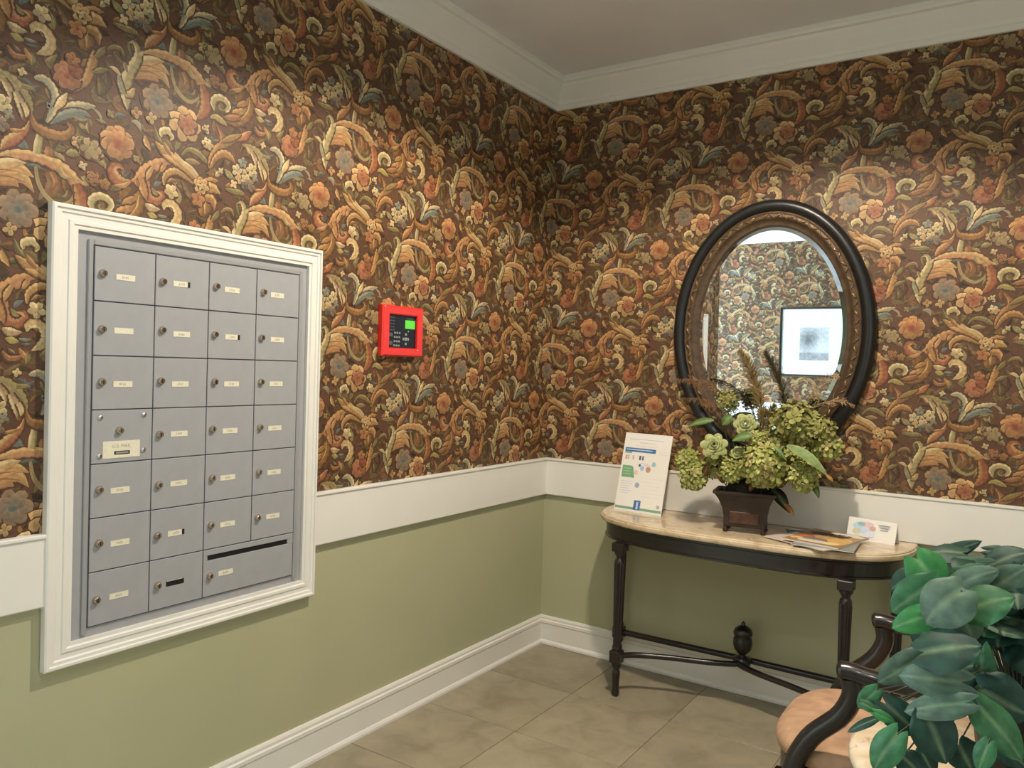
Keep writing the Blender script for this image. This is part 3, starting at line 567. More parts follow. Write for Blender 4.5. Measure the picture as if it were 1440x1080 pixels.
for j in range(3): pr(-.098, -.058, .186-.012*j, .189-.012*j, (170, 202, 172), .0006)
for (cx, cz, r, rgb) in ((.022, .190, .012, (200, 150, 122)), (-.008, .193, .010, (160, 196, 222)), (.046, .215, .010, (160, 200, 206)), (-.035, .172, .010, (240, 196, 170)), (-.02, .118, .011, (168, 178, 196)), (-.022, .205, .006, (110, 90, 90))):
    q.add([((cx+r*math.cos(2*PI*k/12)), -.0005*c+(cz+r*1.1*math.sin(2*PI*k/12))*s, (cz+r*1.1*math.sin(2*PI*k/12))*c) for k in range(12)], [tuple(range(12))], 0, False, lin(rgb))
for j in range(6): pr(-.1, -.1+rnd.uniform(.04, .056), .128-.010*j, .1312-.010*j, (208, 214, 226)); pr(-.012 if j < 2 else .012, .09+rnd.uniform(-.01, .015), .150-.016*j, .153-.016*j, (232, 222, 222))
pr(-.112, .112, .010, .021, (128, 170, 146)); pr(-.022, .010, .010, .052, (70, 112, 168), .0006); pr(-.010, .000, .014, .046, (190, 206, 228), .0008)
pr(.088, .102, .028, .042, (196, 170, 178))
q.build('printed_notice', 'print', bs, colors=True)
# ------------------------------------------------------------------ folded card
fc = thing('folded_card', 'small white folded tent card with a pastel picture at the end of the marble top', 'card', (1.492, -.078, TOPZ), math.radians(-10))
q = MB(); q.add([(-.088, -.024, 0), (.088, -.024, 0), (.088, 0, .078), (-.088, 0, .078), (-.088, .024, 0), (.088, .024, 0)], [(0, 1, 2, 3), (3, 2, 5, 4)], 0); o = q.build('card', 'paperwhite', fc)
sm = o.modifiers.new('thickness', 'SOLIDIFY'); sm.thickness = .0008
q = MB()
def fcp(cx, cz, rx, rz, rgb, n=14, d=.0012):
    V = []
    for k in range(n):
        x, z = cx+rx*math.cos(2*PI*k/n), cz+rz*math.sin(2*PI*k/n); V.append((x, -.024+z*.024/.078-d, z+d*.3))
    q.add(V, [tuple(range(n))], 0, False, lin(rgb))
for i, (a, b, r1, r2, rgb) in enumerate([(-.03, .040, .046, .030, (226, 230, 222)), (-.045, .050, .022, .014, (190, 214, 228)), (-.018, .058, .026, .010, (226, 196, 202)), (-.052, .030, .016, .010, (214, 206, 176)), (-.020, .034, .020, .012, (206, 214, 232)), (.004, .046, .012, .008, (220, 170, 160)), (-.006, .022, .018, .010, (222, 226, 236)), (-.038, .058, .014, .007, (150, 190, 200))]): fcp(a, b, r1, r2, rgb, d=.0012+.0002*i)
for j in range(3): fcp(.045, .062-.008*j, .026-.004*j, .0018, (150, 160, 170), 6, .003)
q.build('card_print', 'print', fc, colors=True)
# ------------------------------------------------------------------ magazines
def magazine(label, x, y, z, rz, w, l, t, cover, blobs, tilt=0, bars=None):
    o = thing('magazine', label, 'magazine', (x, y, z), math.radians(rz), 'magazines on the marble top'); o.rotation_euler[0] = tilt
    m = MB(); nl = 5
    for k in range(nl): m.box((-w/2+.0008*(k % 2), -l/2+.001*(k % 2), t*k/nl), (w/2-.001*(k % 2), l/2-.0006*(k % 2), t*(k+.92)/nl))
    m.build('pages', 'paperwhite', o)
    m = MB(); zz = t; m.box((-w/2-.0005, -l/2-.0005, zz), (w/2+.0005, l/2+.0005, zz+.0006), 0); m.c = [lin(cover)]*len(m.v)
    for i, (bx, by, rx, ry, rgb) in enumerate(blobs):
        n = 10; m.add([(max(-w/2, min(w/2, bx*w+rx*w*math.cos(2*PI*k/n)*rnd.uniform(.8, 1.2))), max(-l/2, min(l/2, by*l+ry*l*math.sin(2*PI*k/n)*rnd.uniform(.8, 1.2))), zz+.0007+.00006*i) for k in range(n)], [tuple(range(n))], 0, False, lin(rgb))
    for (a0, b0, a1, b1, rgb) in (bars or []): m.add([(a0*w, b0*l, zz+.0018), (a1*w, b0*l, zz+.0018), (a1*w, b1*l, zz+.0018), (a0*w, b1*l, zz+.0018)], [(0, 1, 2, 3)], 0, False, lin(rgb))
    m.build('cover', 'print', o, colors=True); return o
bars = []; xx = -.36
for k in range(8):
    wd = [.075, .06, .07, .08, .035, .07, .06, .08][k]; bars += [(xx, .12, xx+wd*.4, .32, (46, 34, 24)), (xx, .26 if k % 2 else .12, xx+wd, .32 if k % 2 else .18, (60, 44, 26)), (xx+wd*.65, .14, xx+wd, .30, (70, 50, 28))]; xx += wd+.018
magazine('dark blue magazine mostly hidden at the bottom of the pile', 1.325, -.205, TOPZ, 18, .21, .275, .004, (54, 70, 84), [(0, 0, .3, .3, (80, 96, 104))])
magazine('pale pink and white magazine under the golden one, nearest the table front', 1.312, -.285, TOPZ+.0045, 66, .19, .26, .0025, (214, 196, 186), [(-.2, .1, .25, .2, (196, 150, 140)), (.2, -.2, .2, .2, (120, 110, 140)), (.1, .3, .2, .1, (240, 232, 220))])
magazine('grey covered magazine directly beneath the golden one', 1.372, -.265, TOPZ+.008, 4, .205, .270, .004, (150, 146, 142), [(0, -.3, .3, .12, (205, 200, 196)), (.1, .1, .3, .3, (120, 120, 120))])
magazine('golden brown magazine lying on top of the pile', 1.362, -.245, TOPZ+.0130, -12, .205, .270, .006, (172, 126, 66), [(-.25, .1, .3, .35, (146, 92, 48)), (.1, .0, .35, .2, (198, 156, 92)), (-.2, .3, .3, .12, (120, 84, 36)), (.22, .36, .3, .12, (226, 214, 196)), (.3, -.1, .2, .3, (222, 176, 100)), (-.3, -.15, .14, .08, (214, 110, 54)), (.0, -.38, .36, .09, (226, 212, 188)), (-.1, -.2, .22, .1, (140, 116, 110)), (.3, -.35, .12, .1, (240, 214, 150)), (-.36, -.3, .12, .08, (232, 200, 150))], bars=bars)
q = MB()
# ------------------------------------------------------------------ flower arrangement
arr = thing('flower_arrangement', 'dark metal planter of olive green dried hydrangeas, leaves and plumes on the marble top', 'flowers', (1.062, -.245, TOPZ), math.radians(10))
A0 = Vector((1.062, -.245, TOPZ)); RZ = math.radians(10)
def al(p):  # world point to the arrangement's own frame
    d = Vector(p)-A0; c, s = math.cos(-RZ), math.sin(-RZ); return Vector((d.x*c-d.y*s, d.x*s+d.y*c, d.z))
q = MB(); rows = []; rr = random.Random(4)
for z, hw in ((.022, .66), (.028, .72), (.060, .72), (.095, .78), (.125, .90), (.145, 1.02), (.150, 1.10), (.160, 1.10), (.160, 1.0), (.120, .84)):
    rows.append([(sx*.107*hw, sy*.066*hw, z) for sx, sy in ((-1, -1), (1, -1), (1, 1), (-1, 1))])
q.grid(rows, 0, False, cu=True); q.add(rows[0], [(0, 1, 2, 3)]); q.add(rows[-1], [(0, 1, 2, 3)]); q.build('planter', ['vase'], arr)
q = MB(); q.box((-.055, -.0525, .036), (.055, -.047, .082), 0, .002); q.build('front_panel', 'vasepanel', arr)
for sx in (-1, 1):
    for sy in (-1, 1):
        q = MB(); q.lathe([(.006, 0), (.010, .004), (.010, .010), (.006, .016), (.008, .026)], (sx*.070, sy*.040, 0), 10); q.build('foot', 'vase', arr)
def mixc(a, b, t): return tuple(x*(1-t)+y*t for x, y in zip(a, b))
def hydrangea(p, rad, seed, view=(.28, -.9, .35), tone=0):
    r_ = random.Random(seed); q = MB(); P = al(p); view = Vector(view).normalized(); n = int(46+rad*700)
    q.lathe([(.1*rad, -.6*rad), (.55*rad, -.45*rad), (.68*rad, 0), (.5*rad, .45*rad), (.05*rad, .66*rad)], P, 10, 0); q.c = [lin((62, 66, 26))]*len(q.v)
    for i in range(n):
        z = 1-2*(i+.5)/n; a = i*2.39996; d = Vector((math.sqrt(1-z*z)*math.cos(a), math.sqrt(1-z*z)*math.sin(a), z))
        if d.dot(view) < -.45: continue
        c = P+d*rad*r_.uniform(.80, 1.0); d = (d+Vector((r_.uniform(-.35, .35), r_.uniform(-.35, .35), r_.uniform(-.1, .5)))).normalized()
        t = d.cross(Vector((.3, .2, 1))).normalized(); b = d.cross(t); s = rad*r_.uniform(.24, .34); ro = r_.uniform(0, PI)
        base = mixc((.30, .33, .07), (.54, .54, .18), r_.random())
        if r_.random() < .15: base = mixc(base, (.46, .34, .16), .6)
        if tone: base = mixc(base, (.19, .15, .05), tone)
        for k in range(4):
            g = ro+k*PI/2; e = t*math.cos(g)+b*math.sin(g); f_ = -t*math.sin(g)+b*math.cos(g); up = r_.uniform(.1, .5)
            V = [c, c+e*s*.55+f_*s*.42+d*s*.12, c+e*s*1.0+f_*s*.34+d*s*up, c+e*s*1.12+d*s*(up+.1), c+e*s*1.0-f_*s*.34+d*s*up, c+e*s*.55-f_*s*.42+d*s*.12]
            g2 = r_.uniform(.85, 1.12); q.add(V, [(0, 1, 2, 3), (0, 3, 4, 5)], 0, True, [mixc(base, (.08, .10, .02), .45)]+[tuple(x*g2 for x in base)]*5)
    return q.build('hydrangea_head', 'flower', arr, colors=True)
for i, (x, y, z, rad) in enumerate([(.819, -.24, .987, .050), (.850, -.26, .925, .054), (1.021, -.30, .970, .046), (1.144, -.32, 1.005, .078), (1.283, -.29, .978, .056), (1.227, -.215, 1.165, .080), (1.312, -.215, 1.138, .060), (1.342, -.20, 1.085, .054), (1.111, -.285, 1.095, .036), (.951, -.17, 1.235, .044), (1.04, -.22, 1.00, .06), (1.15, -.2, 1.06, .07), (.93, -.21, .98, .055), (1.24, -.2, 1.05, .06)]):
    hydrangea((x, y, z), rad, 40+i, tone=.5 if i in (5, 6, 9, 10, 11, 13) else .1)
def rose(p, rad, seed, rings=4):
    r_ = random.Random(seed); q = MB(); P = al(p); ax = Vector((.10, -.93, .35)).normalized(); t = ax.cross(Vector((0, 0, 1))).normalized(); b = t.cross(ax)
    for k in range(rings):
        n = 3+k; R = rad*(.22+.78*(k/(rings-1))); lift = rad*(.45-.5*k/(rings-1))
        for j in range(n):
            g = 2*PI*j/n+k*.7; base = mixc((.28, .31, .10), (.52, .53, .24), .3+.5*r_.random()); rows = []; cols = []
            for i in range(5):
                u = i/4; rr_ = R*(.35+.65*u); h = lift+rad*.35*math.sin(u*1.8)*(.6)-rad*.10*max(0, u-.75)*4
                row = []
                for s in (-1, -.5, 0, .5, 1):
                    an = g+s*(PI/n)*1.15*math.sin(PI*(.28+.55*u)); row.append(P+(t*math.cos(an)+b*math.sin(an))*rr_*(1-.06*s*s)+ax*(h-rad*.08*s*s)); cols.append(mixc(base, (.10, .12, .03), .8*(1-u)))  # petal bases coloured darker to paint in the shade of the crevices
                rows.append(row)
            q.grid(rows, 0, True, col=cols)
    return q.build('rose', 'flower', arr, colors=True)
tag(rose((.949, -.31, 1.061), .054, 1, 5), 'pale sage green open rose'); tag(rose((1.038, -.30, 1.042), .026, 2, 3), 'small pale green rosebud'); tag(rose((1.049, -.25, 1.150), .046, 3, 4), 'yellow green rose behind the front heads')
def blade(q, B, T, w, nrm, droop, c1, c2, fold=.25, n=8):
    B, T = Vector(B), Vector(T); ax = T-B; L = ax.length; ax.normalize(); N_ = (Vector(nrm)-ax*Vector(nrm).dot(ax)).normalized(); S_ = ax.cross(N_); rows = []; cols = []
    for i in range(n+1):
        t = i/n; ww = w/2*(math.sin(PI*min(1, t*.93+.06))**.8)*(1.15-.5*t); c = B+ax*L*t+N_*(droop*L*math.sin(PI*t))
        rows.append([c+S_*ww*s+N_*(fold*ww*(abs(s))) for s in (-1, -.5, 0, .5, 1)]); cols += [mixc(c1, c2, abs(s)*.7) if s else mixc(c1, (.35, .38, .2), .35) for s in (-1, -.5, 0, .5, 1)]
    q.grid(rows, 0, True, col=cols)
gl = lin((96, 124, 62)); gd = lin((64, 84, 44)); br = lin((150, 104, 50))
for B, T, w in (((.93, -.27, 1.159), (.822, -.27, 1.127), .034), ((1.0, -.27, 1.181), (.965, -.27, 1.141), .042), ((1.1, -.33, 1.114), (1.025, -.33, 1.089), .042), ((1.19, -.36, 1.084), (1.237, -.36, 1.035), .020), ((1.30, -.25, .96), (1.335, -.26, .894), .03)):
    q = MB(); blade(q, al(B), al(T), w, (.2, -.8, .6), .08, gl, gd); q.build('leaf', 'leaf', arr, colors=True)
q = MB(); blade(q, al((1.235, -.35, 1.089)), al((1.385, -.36, .990)), .052, (.5, -.7, .6), .08, gl, lin((150, 160, 110))); blade(q, al((1.375, -.362, .998)), al((1.402, -.362, .974)), .02, (.5, -.7, .6), .05, br, br, n=4)
tag(q.build('leaf', 'leaf', arr, colors=True), 'long variegated leaf with a brown tip')
q = MB(); blade(q, al((1.15, -.235, .915)), al((1.225, -.24, .825)), .055, (.3, -.8, .4), .1, lin((24, 24, 18)), lin((18, 18, 14))); blade(q, al((1.205, -.245, .858)), al((1.245, -.245, .818)), .026, (.3, -.8, .4), .1, lin((150, 96, 30)), lin((120, 72, 24)), n=4)
tag(q.build('leaf', 'leaf', arr, colors=True), 'dark drooping leaf with an orange tip')
for B, T, w in (((.90, -.28, .94), (.93, -.30, .99), .03), ((.99, -.30, .92), (.96, -.31, .96), .03), ((1.20, -.31, .93), (1.235, -.31, .965), .035), ((1.09, -.31, .905), (1.12, -.32, .925), .03)):
    q = MB(); blade(q, al(B), al(T), w, (.2, -.8, .6), .1, lin((110, 70, 34)), lin((84, 58, 30))); q.build('leaf', 'leaf', arr, colors=True)
def plume(name, pts, wid, nb, c1, c2, seed, label=None, droop=0, blen=1):
    r_ = random.Random(seed); q = MB(); S_ = [al(p) for p in spline(pts, 24)]
    q.tube(S_, .0014, 5); q.c = [c1]*len(q.v)
    for i in range(nb):
        t = r_.random(); k = min(int(t*23), 22); c = Vector(S_[k]).lerp(Vector(S_[k+1]), t*23-k); ax = (Vector(S_[k+1])-Vector(S_[k])).normalized()
        d = (ax*r_.uniform(.6, 1.3)+Vector((r_.uniform(-1, 1), r_.uniform(-.7, .7), r_.uniform(-1, 1)-droop))).normalized(); L = wid*r_.uniform(.5, 1)*(.35+.65*math.sin(PI*min(1, t*.9+.12)))*blen; s = d.cross(Vector((.3, -1, .1))).normalized()*.0007
        q.add([c-s, c+s, c+d*L*.6+s*1.6, c+d*L+Vector((0, 0, -droop*L*.2)), c+d*L*.6-s*1.6], [(0, 1, 2, 3, 4)], 0, False, mixc(c1, c2, r_.random()))
    return tag(q.build(name, 'flower', arr, colors=True), label)
b1, b2 = lin((104, 84, 54)), lin((140, 116, 72))
plume('plume', [(1.105, -.20, 1.12), (1.085, -.20, 1.25), (1.045, -.20, 1.36), (1.003, -.20, 1.435)], .060, 700, b1, b2, 1, 'tall feathery brown plume in the middle')
plume('plume', [(1.12, -.19, 1.12), (1.125, -.19, 1.18), (1.14, -.19, 1.225)], .05, 260, b1, lin((120, 110, 60)), 8)
plume('plume', [(1.0, -.15, 1.10), (.95, -.14, 1.22), (.88, -.14, 1.29), (.80, -.14, 1.315), (.715, -.14, 1.315)], .055, 260, lin((106, 76, 48)), lin((140, 104, 66)), 2, 'wispy brown frond arching to the left', droop=.8)
plume('plume', [(.98, -.14, 1.08), (.90, -.13, 1.20), (.82, -.13, 1.235), (.74, -.13, 1.235)], .045, 150, lin((106, 76, 48)), lin((140, 104, 66)), 3, droop=.7)
plume('plume', [(1.20, -.15, 1.12), (1.26, -.15, 1.26), (1.33, -.15, 1.345), (1.36, -.15, 1.35)], .045, 90, lin((150, 120, 84)), lin((178, 150, 110)), 4, 'thin tan grass arching to the right', droop=.4)
plume('plume', [(1.2, -.14, 1.14), (1.28, -.14, 1.23), (1.36, -.14, 1.255), (1.42, -.14, 1.24)], .05, 90, lin((150, 120, 84)), lin((178, 150, 110)), 5, droop=.2)
q = MB()
for x, y, z in ((.9, -.24, .98), (1.02, -.3, .97), (1.144, -.31, 1.0), (1.26, -.28, .98), (1.2, -.21, 1.14), (1.31, -.2, 1.12), (.95, -.18, 1.22), (1.05, -.25, 1.13), (1.11, -.27, 1.08), (.95, -.3, 1.05), (1.22, -.33, 1.08), (1.2, -.24, .93), (1.1, -.2, 1.2), (.96, -.26, 1.16), (.99, -.27, 1.17)):
    e = al((x, y, z)); q.tube([Vector((e.x*.3, e.y*.3, .12)), Vector((e.x*.6, e.y*.6, .12+(e.z-.12)*.55)), e], .0022, 5)
tag(q.build('stems', 'stem', arr), kind='stuff')
q = MB(); q.lathe([(.02, .155), (.085, .150), (.07, .185), (.01, .21)], (0, 0, 0), 14, sc=(1, .6)); q.build('moss', 'soil', arr)
# ------------------------------------------------------------------ armchair
ch = thing('armchair', 'dark wooden open armchair with a peach upholstered seat beside the console table', 'chair', (1.74, -1.094, 0)); CO = Vector((1.74, -1.094, 0))
def cb(o): o.location = -CO; return o
def seat_ring(a, b, z, ex=3.2, k=40): return [(1.725+a*math.copysign(abs(math.cos(2*PI*i/k))**(2/ex), math.cos(2*PI*i/k)), -1.094+b*math.copysign(abs(math.sin(2*PI*i/k))**(2/ex), math.sin(2*PI*i/k)), z) for i in range(k)]
q = MB(); rows = [seat_ring(*r) for r in ((.262, .222, .385), (.276, .236, .395), (.282, .242, .415), (.276, .236, .435), (.255, .215, .450), (.20, .165, .460), (.11, .09, .465), (.01, .01, .466))]; q.grid(rows, 0, True, cu=True); q.add(rows[0], [tuple(range(40))]); cb(q.build('seat', 'seat', ch))
q = MB(); rows = [seat_ring(*r) for r in ((.255, .215, .325), (.268, .228, .330), (.268, .228, .385), (.255, .215, .389))]; q.grid(rows, 0, False, cu=True); q.add(rows[0], [tuple(range(40))]); q.add(rows[-1], [tuple(range(40))]); cb(q.build('seat_rail', 'blackwood', ch))
for y in (-.857, -1.331):
    q = MB(); pts = spline([(1.622, y, .652), (1.648, y, .656), (1.70, y, .650), (1.82, y, .648), (1.94, y, .672), (2.035, y, .70)], 18); rad = [.020, .027]+[.025]*6+[.021]*10
    q.tube(pts, rad, 10, flat=.85); cb(q.build('armrest', 'blackwood', ch))
    q = MB(); pts = spline([(1.650, y, .640), (1.655, y, .60), (1.630, y, .545), (1.568, y, .480), (1.530, y, .405), (1.522, y, .345)], 20); q.tube(pts, [.024]*20, 10, flat=.8, up=(0, 1, 0)); cb(q.build('arm_support', 'blackwood', ch))
for sx, sy in ((1.50, -.90), (1.50, -1.288)):
    q = MB(); pts = spline([(sx, sy, .345), (sx-.028, sy, .28), (sx-.012, sy, .15), (sx-.002, sy, .05), (sx-.022, sy, 0)], 14); q.tube(pts, [.030-.016*min(1, i/10) for i in range(14)], 10); cb(q.build('leg', 'blackwood', ch))
for sy in (-.90, -1.288):
    q = MB(); q.tube([(1.955, sy, .35), (1.975, sy, .18), (2.03, sy, 0)], [.022, .019, .015], 8); cb(q.build('leg', 'blackwood', ch))
q = MB()
for y in (-.872, -1.316): q.tube(spline([(1.965, y, .34), (1.985, y, .55), (2.045, y, .80), (2.085, y, .95)], 10), .021, 8)
q.tube(spline([(2.085, -.872, .95), (2.095, -.98, .985), (2.098, -1.094, .998), (2.095, -1.208, .985), (2.085, -1.316, .95)], 14), .023, 8); q.tube([(1.99, -.872, .53), (1.99, -1.316, .53)], .018, 8)
cb(q.build('back_frame', 'blackwood', ch))
q = MB(); rows = []
for z, x in ((.545, 1.990), (.60, 1.985), (.75, 2.02), (.90, 2.062), (.955, 2.085)): rows.append([(x-(.018 if abs(t) < .9 else 0), -1.094+.205*t, z+(.02*(1-t*t) if z > .9 else 0)) for t in (-1, -.6, 0, .6, 1)])
q.grid(rows); q.grid([[(p[0]+.03, p[1], p[2]) for p in r] for r in rows]); cb(q.build('back_cushion', 'seat', ch))
# ------------------------------------------------------------------ round marble side table
st = thing('side_table', 'small round beige marble topped side table under the green potted vine', 'table', (1.925, -1.660, 0)); SR = .215
q = MB(); q.lathe([(.02, .616), (SR-.010, .616), (SR-.002, .622), (SR, .634), (SR-.002, .645), (SR-.010, .650), (.02, .650)], (0, 0, 0), 56); q.build('marble_top', 'marble', st)
q = MB(); q.lathe([(.12, .590), (.13, .600), (.13, .616), (.03, .616)], (0, 0, 0), 24); q.lathe([(.028, .59), (.035, .55), (.024, .50), (.030, .35), (.038, .25), (.030, .20), (.036, .16)], (0, 0, 0), 20); q.build('pedestal', 'blackwood', st)
for k in range(3):
    a = 2*PI*k/3+.5; q = MB(); q.tube([(.02*math.cos(a), .02*math.sin(a), .19), (.10*math.cos(a), .10*math.sin(a), .14), (.17*math.cos(a), .17*math.sin(a), .03), (.20*math.cos(a), .20*math.sin(a), .012)], [.022, .018, .014, .012], 8); q.build('leg', 'blackwood', st)
# ------------------------------------------------------------------ potted vine
PX, PYY, PZ0 = 1.985, -1.655, .650
pv = thing('potted_vine', 'bushy green vine with heart shaped leaves in a black pot on the side table', 'plant', (PX, PYY, PZ0)); PO = Vector((PX, PYY, PZ0))
q = MB(); q.lathe([(.055, .001), (.062, .004), (.078, .14), (.084, .142), (.084, .156), (.076, .156), (.07, .12)], (0, 0, 0), 28); q.build('pot', 'pot', pv)
q = MB(); q.lathe([(.072, .128), (.05, .14), (.001, .145)], (0, 0, 0), 20); q.build('soil', 'soil', pv)
LEAVES = [[[1.8238,-1.72,1.0168],[1.8603,-1.72,0.9761],0.0492,0],[[1.8462,-1.8,0.9929],[1.7958,-1.8,0.9434],0.0424,1],[[1.8945,-1.86,1.0012],[1.8558,-1.86,0.9501],0.0571,2],[[1.8535,-1.84,0.9554],[1.8032,-1.84,0.9251],0.0314,0],[[1.883,-1.72,0.9844],[1.9415,-1.72,1.0196],0.0313,2],[[1.8537,-1.7,0.977],[1.9193,-1.7,1.0223],0.0192,1],[[1.9157,-1.84,0.9775],[1.9673,-1.84,1.0042],0.0478,1],[[1.9024,-1.8,0.9494],[1.9156,-1.8,0.9175],0.0336,2],[[1.8612,-1.9,0.9129],[1.9271,-1.9,0.9352],0.0565,3],[[1.8467,-1.76,0.9198],[1.8336,-1.76,0.8751],0.0414,3],[[1.9308,-1.7,0.9783],[1.9821,-1.7,1.0265],0.0394,2],[[1.8555,-1.62,0.9963],[1.9332,-1.62,1.0168],0.0179,2],[[1.8068,-1.66,0.9736],[1.7734,-1.66,0.9451],0.0334,3],[[1.9328,-1.6,1.0074],[1.9833,-1.6,1.0352],0.0417,3],[[1.8393,-1.55,0.9942],[1.9053,-1.55,1.0351],0.0234,3],[[1.9404,-1.7,0.9113],[1.9877,-1.7,0.9459],0.0683,3],[[1.9248,-1.56,1.0234],[1.9648,-1.56,1.0229],0.018,3],[[1.9635,-1.68,0.982],[1.99,-1.68,0.9703],0.0269,0],[[1.827,-1.55,0.9875],[1.8475,-1.55,1.0224],0.007,3],[[1.8397,-1.84,0.8789],[1.7853,-1.84,0.8296],0.0336,2],[[1.8977,-1.88,0.868],[1.8232,-1.88,0.8594],0.0395,2],[[1.9067,-1.9,0.8412],[1.8362,-1.9,0.811],0.0314,2],[[1.9267,-1.76,0.8837],[1.9306,-1.76,0.824],0.0301,1],[[1.938,-1.82,0.8415],[1.9936,-1.82,0.8216],0.0577,3],[[1.9356,-1.86,0.8238],[1.9853,-1.86,0.7666],0.0413,1],[[1.8653,-1.9,0.8036],[1.889,-1.9,0.7479],0.049,3],[[1.8197,-1.92,0.7694],[1.7938,-1.92,0.7143],0.0342,1],[[1.8014,-1.86,0.7957],[1.8454,-1.86,0.764],0.0358,3],[[1.7759,-1.84,0.8067],[1.7524,-1.84,0.7758],0.0224,1],[[1.7614,-1.85,0.7858],[1.7823,-1.85,0.777],0.0122,1],[[1.7866,-1.88,0.7867],[1.8129,-1.88,0.78],0.0119,0],[[1.7769,-1.86,0.7649],[1.7422,-1.86,0.7368],0.0121,3],[[1.9454,-1.9,0.7852],[1.9358,-1.9,0.7473],0.0218,1],[[1.907,-1.86,0.7584],[1.9247,-1.86,0.7255],0.038,3],[[1.8629,-1.84,0.706],[1.8478,-1.84,0.7333],0.0236,3],[[1.9619,-1.8,0.7553],[1.9937,-1.8,0.7299],0.0309,3],[[1.8322,-1.9,0.7326],[1.8551,-1.9,0.7165],0.0306,3],[[1.9128,-1.8,0.8563],[1.8653,-1.8,0.8205],0.0295,3],[[1.9098,-1.7,0.8668],[1.8897,-1.7,0.9134],0.0419,3]]
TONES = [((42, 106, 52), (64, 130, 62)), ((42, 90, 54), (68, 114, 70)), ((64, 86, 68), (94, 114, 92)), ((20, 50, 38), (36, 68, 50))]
def heart(q, B, T, w, nrm, tone, seed):
    r_ = random.Random(seed); B, T = Vector(B), Vector(T); ax = T-B; L = ax.length
    if L < 1e-4: return
    ax.normalize(); N_ = (Vector(nrm)-ax*Vector(nrm).dot(ax))
    N_ = N_.normalized(); S_ = ax.cross(N_); c1, c2 = lin(TONES[tone][0]), lin(TONES[tone][1]); rows = []; cols = []; n = 10; dr = r_.uniform(.06, .18); tw = r_.uniform(-.15, .15)
    ys = (-1, -.82, -.5, -.2, 0, .2, .5, .82, 1)
    for i in range(n+1):
        t = i/n; ww = w/2*1.12*(math.sqrt(max(0, 1-((t-.30)/.70)**2))*(1-.42*t**4) if t > .3 else math.sqrt(1-((.30-t)/.44)**2)); back = -.21*L*max(0, 1-t*2.2)
        row = []
        for s in ys:
            lobe = back*(math.sin(PI*min(1, abs(s)))**1.0 if abs(s) < 1 else 0)*1.2
            p = B+ax*(L*t+lobe*(1 if i < 5 else 0))+S_*ww*s+N_*(dr*L*math.sin(PI*min(1, t*.95))-.22*ww*s*s+.10*ww*abs(s)+tw*ww*s+.012*w*math.cos(s*16+t*9))
            row.append(p); g = .5+.5*math.sin(abs(s)*9-t*13); v = .0 if s else .6
            cc = mixc(c1, c2, .35*g+.25*r_.random()); cc = mixc(cc, lin((150, 168, 120)), v*.5); cols.append(cc)
        rows.append(row)
    q.grid(rows, 0, True, col=cols)
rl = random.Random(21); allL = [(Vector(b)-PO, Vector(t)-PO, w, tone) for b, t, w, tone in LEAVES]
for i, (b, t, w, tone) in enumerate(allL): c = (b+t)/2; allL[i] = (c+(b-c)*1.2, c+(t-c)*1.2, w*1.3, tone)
for i in range(84):   # further leaves deeper in and round the back of the bush
    a = rl.uniform(0, 2*PI); el = rl.uniform(-.3, 1.2); R = rl.uniform(.10, .20); c = Vector((-.03+R*math.cos(a)*math.cos(el), .05+R*.75*math.sin(a)*math.cos(el), .25+R*.8*math.sin(el)))
    if c.y < -.08 or c.x < -.11: continue
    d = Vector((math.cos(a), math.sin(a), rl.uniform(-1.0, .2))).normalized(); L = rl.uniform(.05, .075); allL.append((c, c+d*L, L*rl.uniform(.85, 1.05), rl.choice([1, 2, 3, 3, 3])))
sq = MB()
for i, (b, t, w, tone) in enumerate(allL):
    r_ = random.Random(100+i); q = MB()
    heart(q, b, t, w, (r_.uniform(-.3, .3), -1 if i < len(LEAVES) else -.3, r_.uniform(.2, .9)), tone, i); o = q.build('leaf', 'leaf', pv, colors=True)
    if tone == 0: tag(o, 'bright green young leaf')
    root = Vector((b.x*.12, b.y*.12, .14)); midp = Vector((b.x*.55, b.y*.55+.01, max(.17, b.z*.75+.05))); sq.tube([Vector(p) for p in spline([root, midp, b+Vector((0, .004, 0))], 7)], .0013, 5)
tag(sq.build('stems', 'stem', pv), kind='stuff')
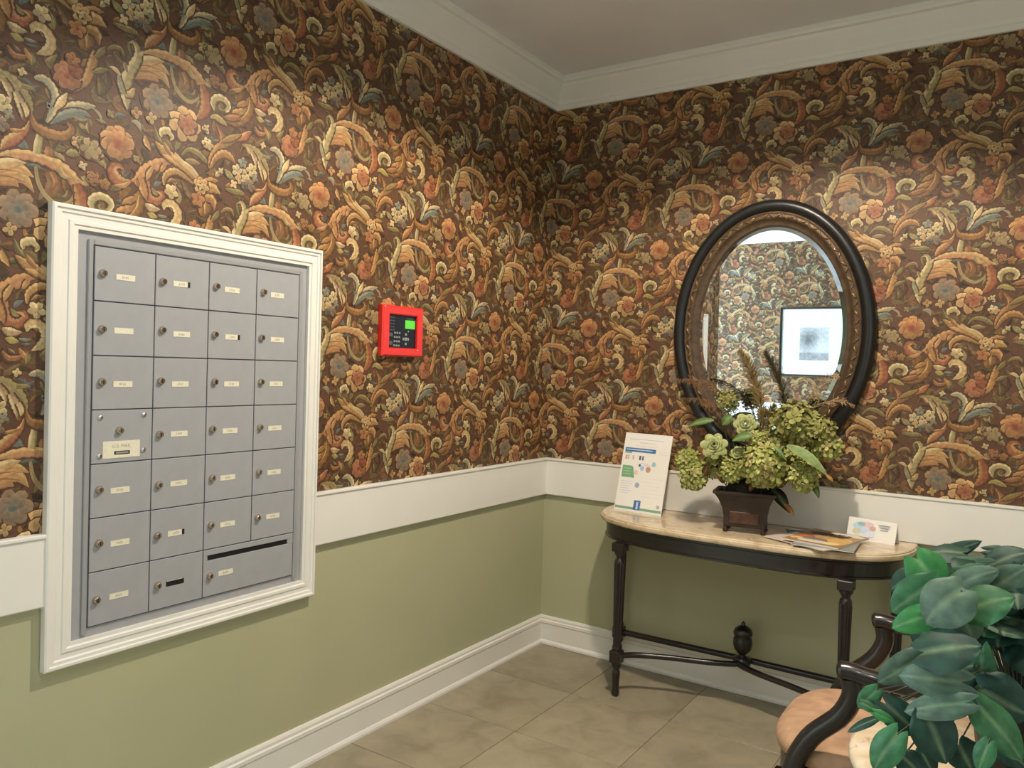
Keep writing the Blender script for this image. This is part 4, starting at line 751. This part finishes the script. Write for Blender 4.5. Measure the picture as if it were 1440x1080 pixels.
# ------------------------------------------------------------------ picture on the facing wall (seen in the mirror)
fp = thing('framed_print', 'black framed engraving in a wide white mount, seen only in the mirror', 'picture', (.19, YF+.003, 1.55)); w, h = .345, .36
q = MB(); rows = [[(sx*(w-d), y, sz*(h-d)) for sx, sz in ((-1, -1), (1, -1), (1, 1), (-1, 1))] for d, y in ((0, 0), (0, .018), (.006, .022), (.018, .020), (.024, .012), (.026, .006))]; q.grid(rows, 0, False, cu=True); q.build('frame', 'ebony', fp)
q = MB(); rows = [[(sx*(w-d), y, sz*(h-d)) for sx, sz in ((-1, -1), (1, -1), (1, 1), (-1, 1))] for d, y in ((-.002, .0), (-.003, .012), (.003, .0235), (.006, .0225))]; q.grid(rows, 0, False, cu=True); q.build('gilt_edge', 'gilt', fp)
q = MB(); q.box((-w+.02, .002, -h+.02), (w-.02, .007, h-.02)); q.build('mount', 'mat_board', fp)
q = MB(); rg = random.Random(5); nx, nz = 26, 28; rows = []; cols = []
for j in range(nz+1):
    row = []
    for i in range(nx+1):
        u, v = i/nx, j/nz; row.append((.16*(1-2*u)*.9, .0075, -.02+.17*(2*v-1)))
        g = .62; tree = math.exp(-((u-.68)**2*7+(v-.62)**2*9)); g -= .42*tree; g -= .25*(v < .22); g += .18*math.exp(-((u-.3)**2*14+(v-.42)**2*20)); g += rg.uniform(-.08, .08); g = max(.16, min(.85, g)); cols.append((g*1.0, g*.95, g*.92))
    rows.append(row)
q.grid(rows, 0, True, col=cols); q.build('engraving', 'print', fp, colors=True)
# ------------------------------------------------------------------ recessed ceiling lights
for i, (x, y, p) in enumerate(LAMPS):
    t = thing('ceiling_light', ['round recessed ceiling light above the console table end of the room', 'second round recessed ceiling light, farther from the console table'][i], 'light', (x, y, CEIL))
    q = MB(); q.lathe([(.070, -.0005), (.098, -.0005), (.098, -.006), (.090, -.010), (.070, -.006)], (0, 0, 0), 32); q.build('trim_ring', 'bronze', t)
    q = MB(); q.lathe([(.001, -.002), (.070, -.002), (.070, -.0025), (.001, -.0025)], (0, 0, 0), 24); q.build('lens', 'bulb', t)
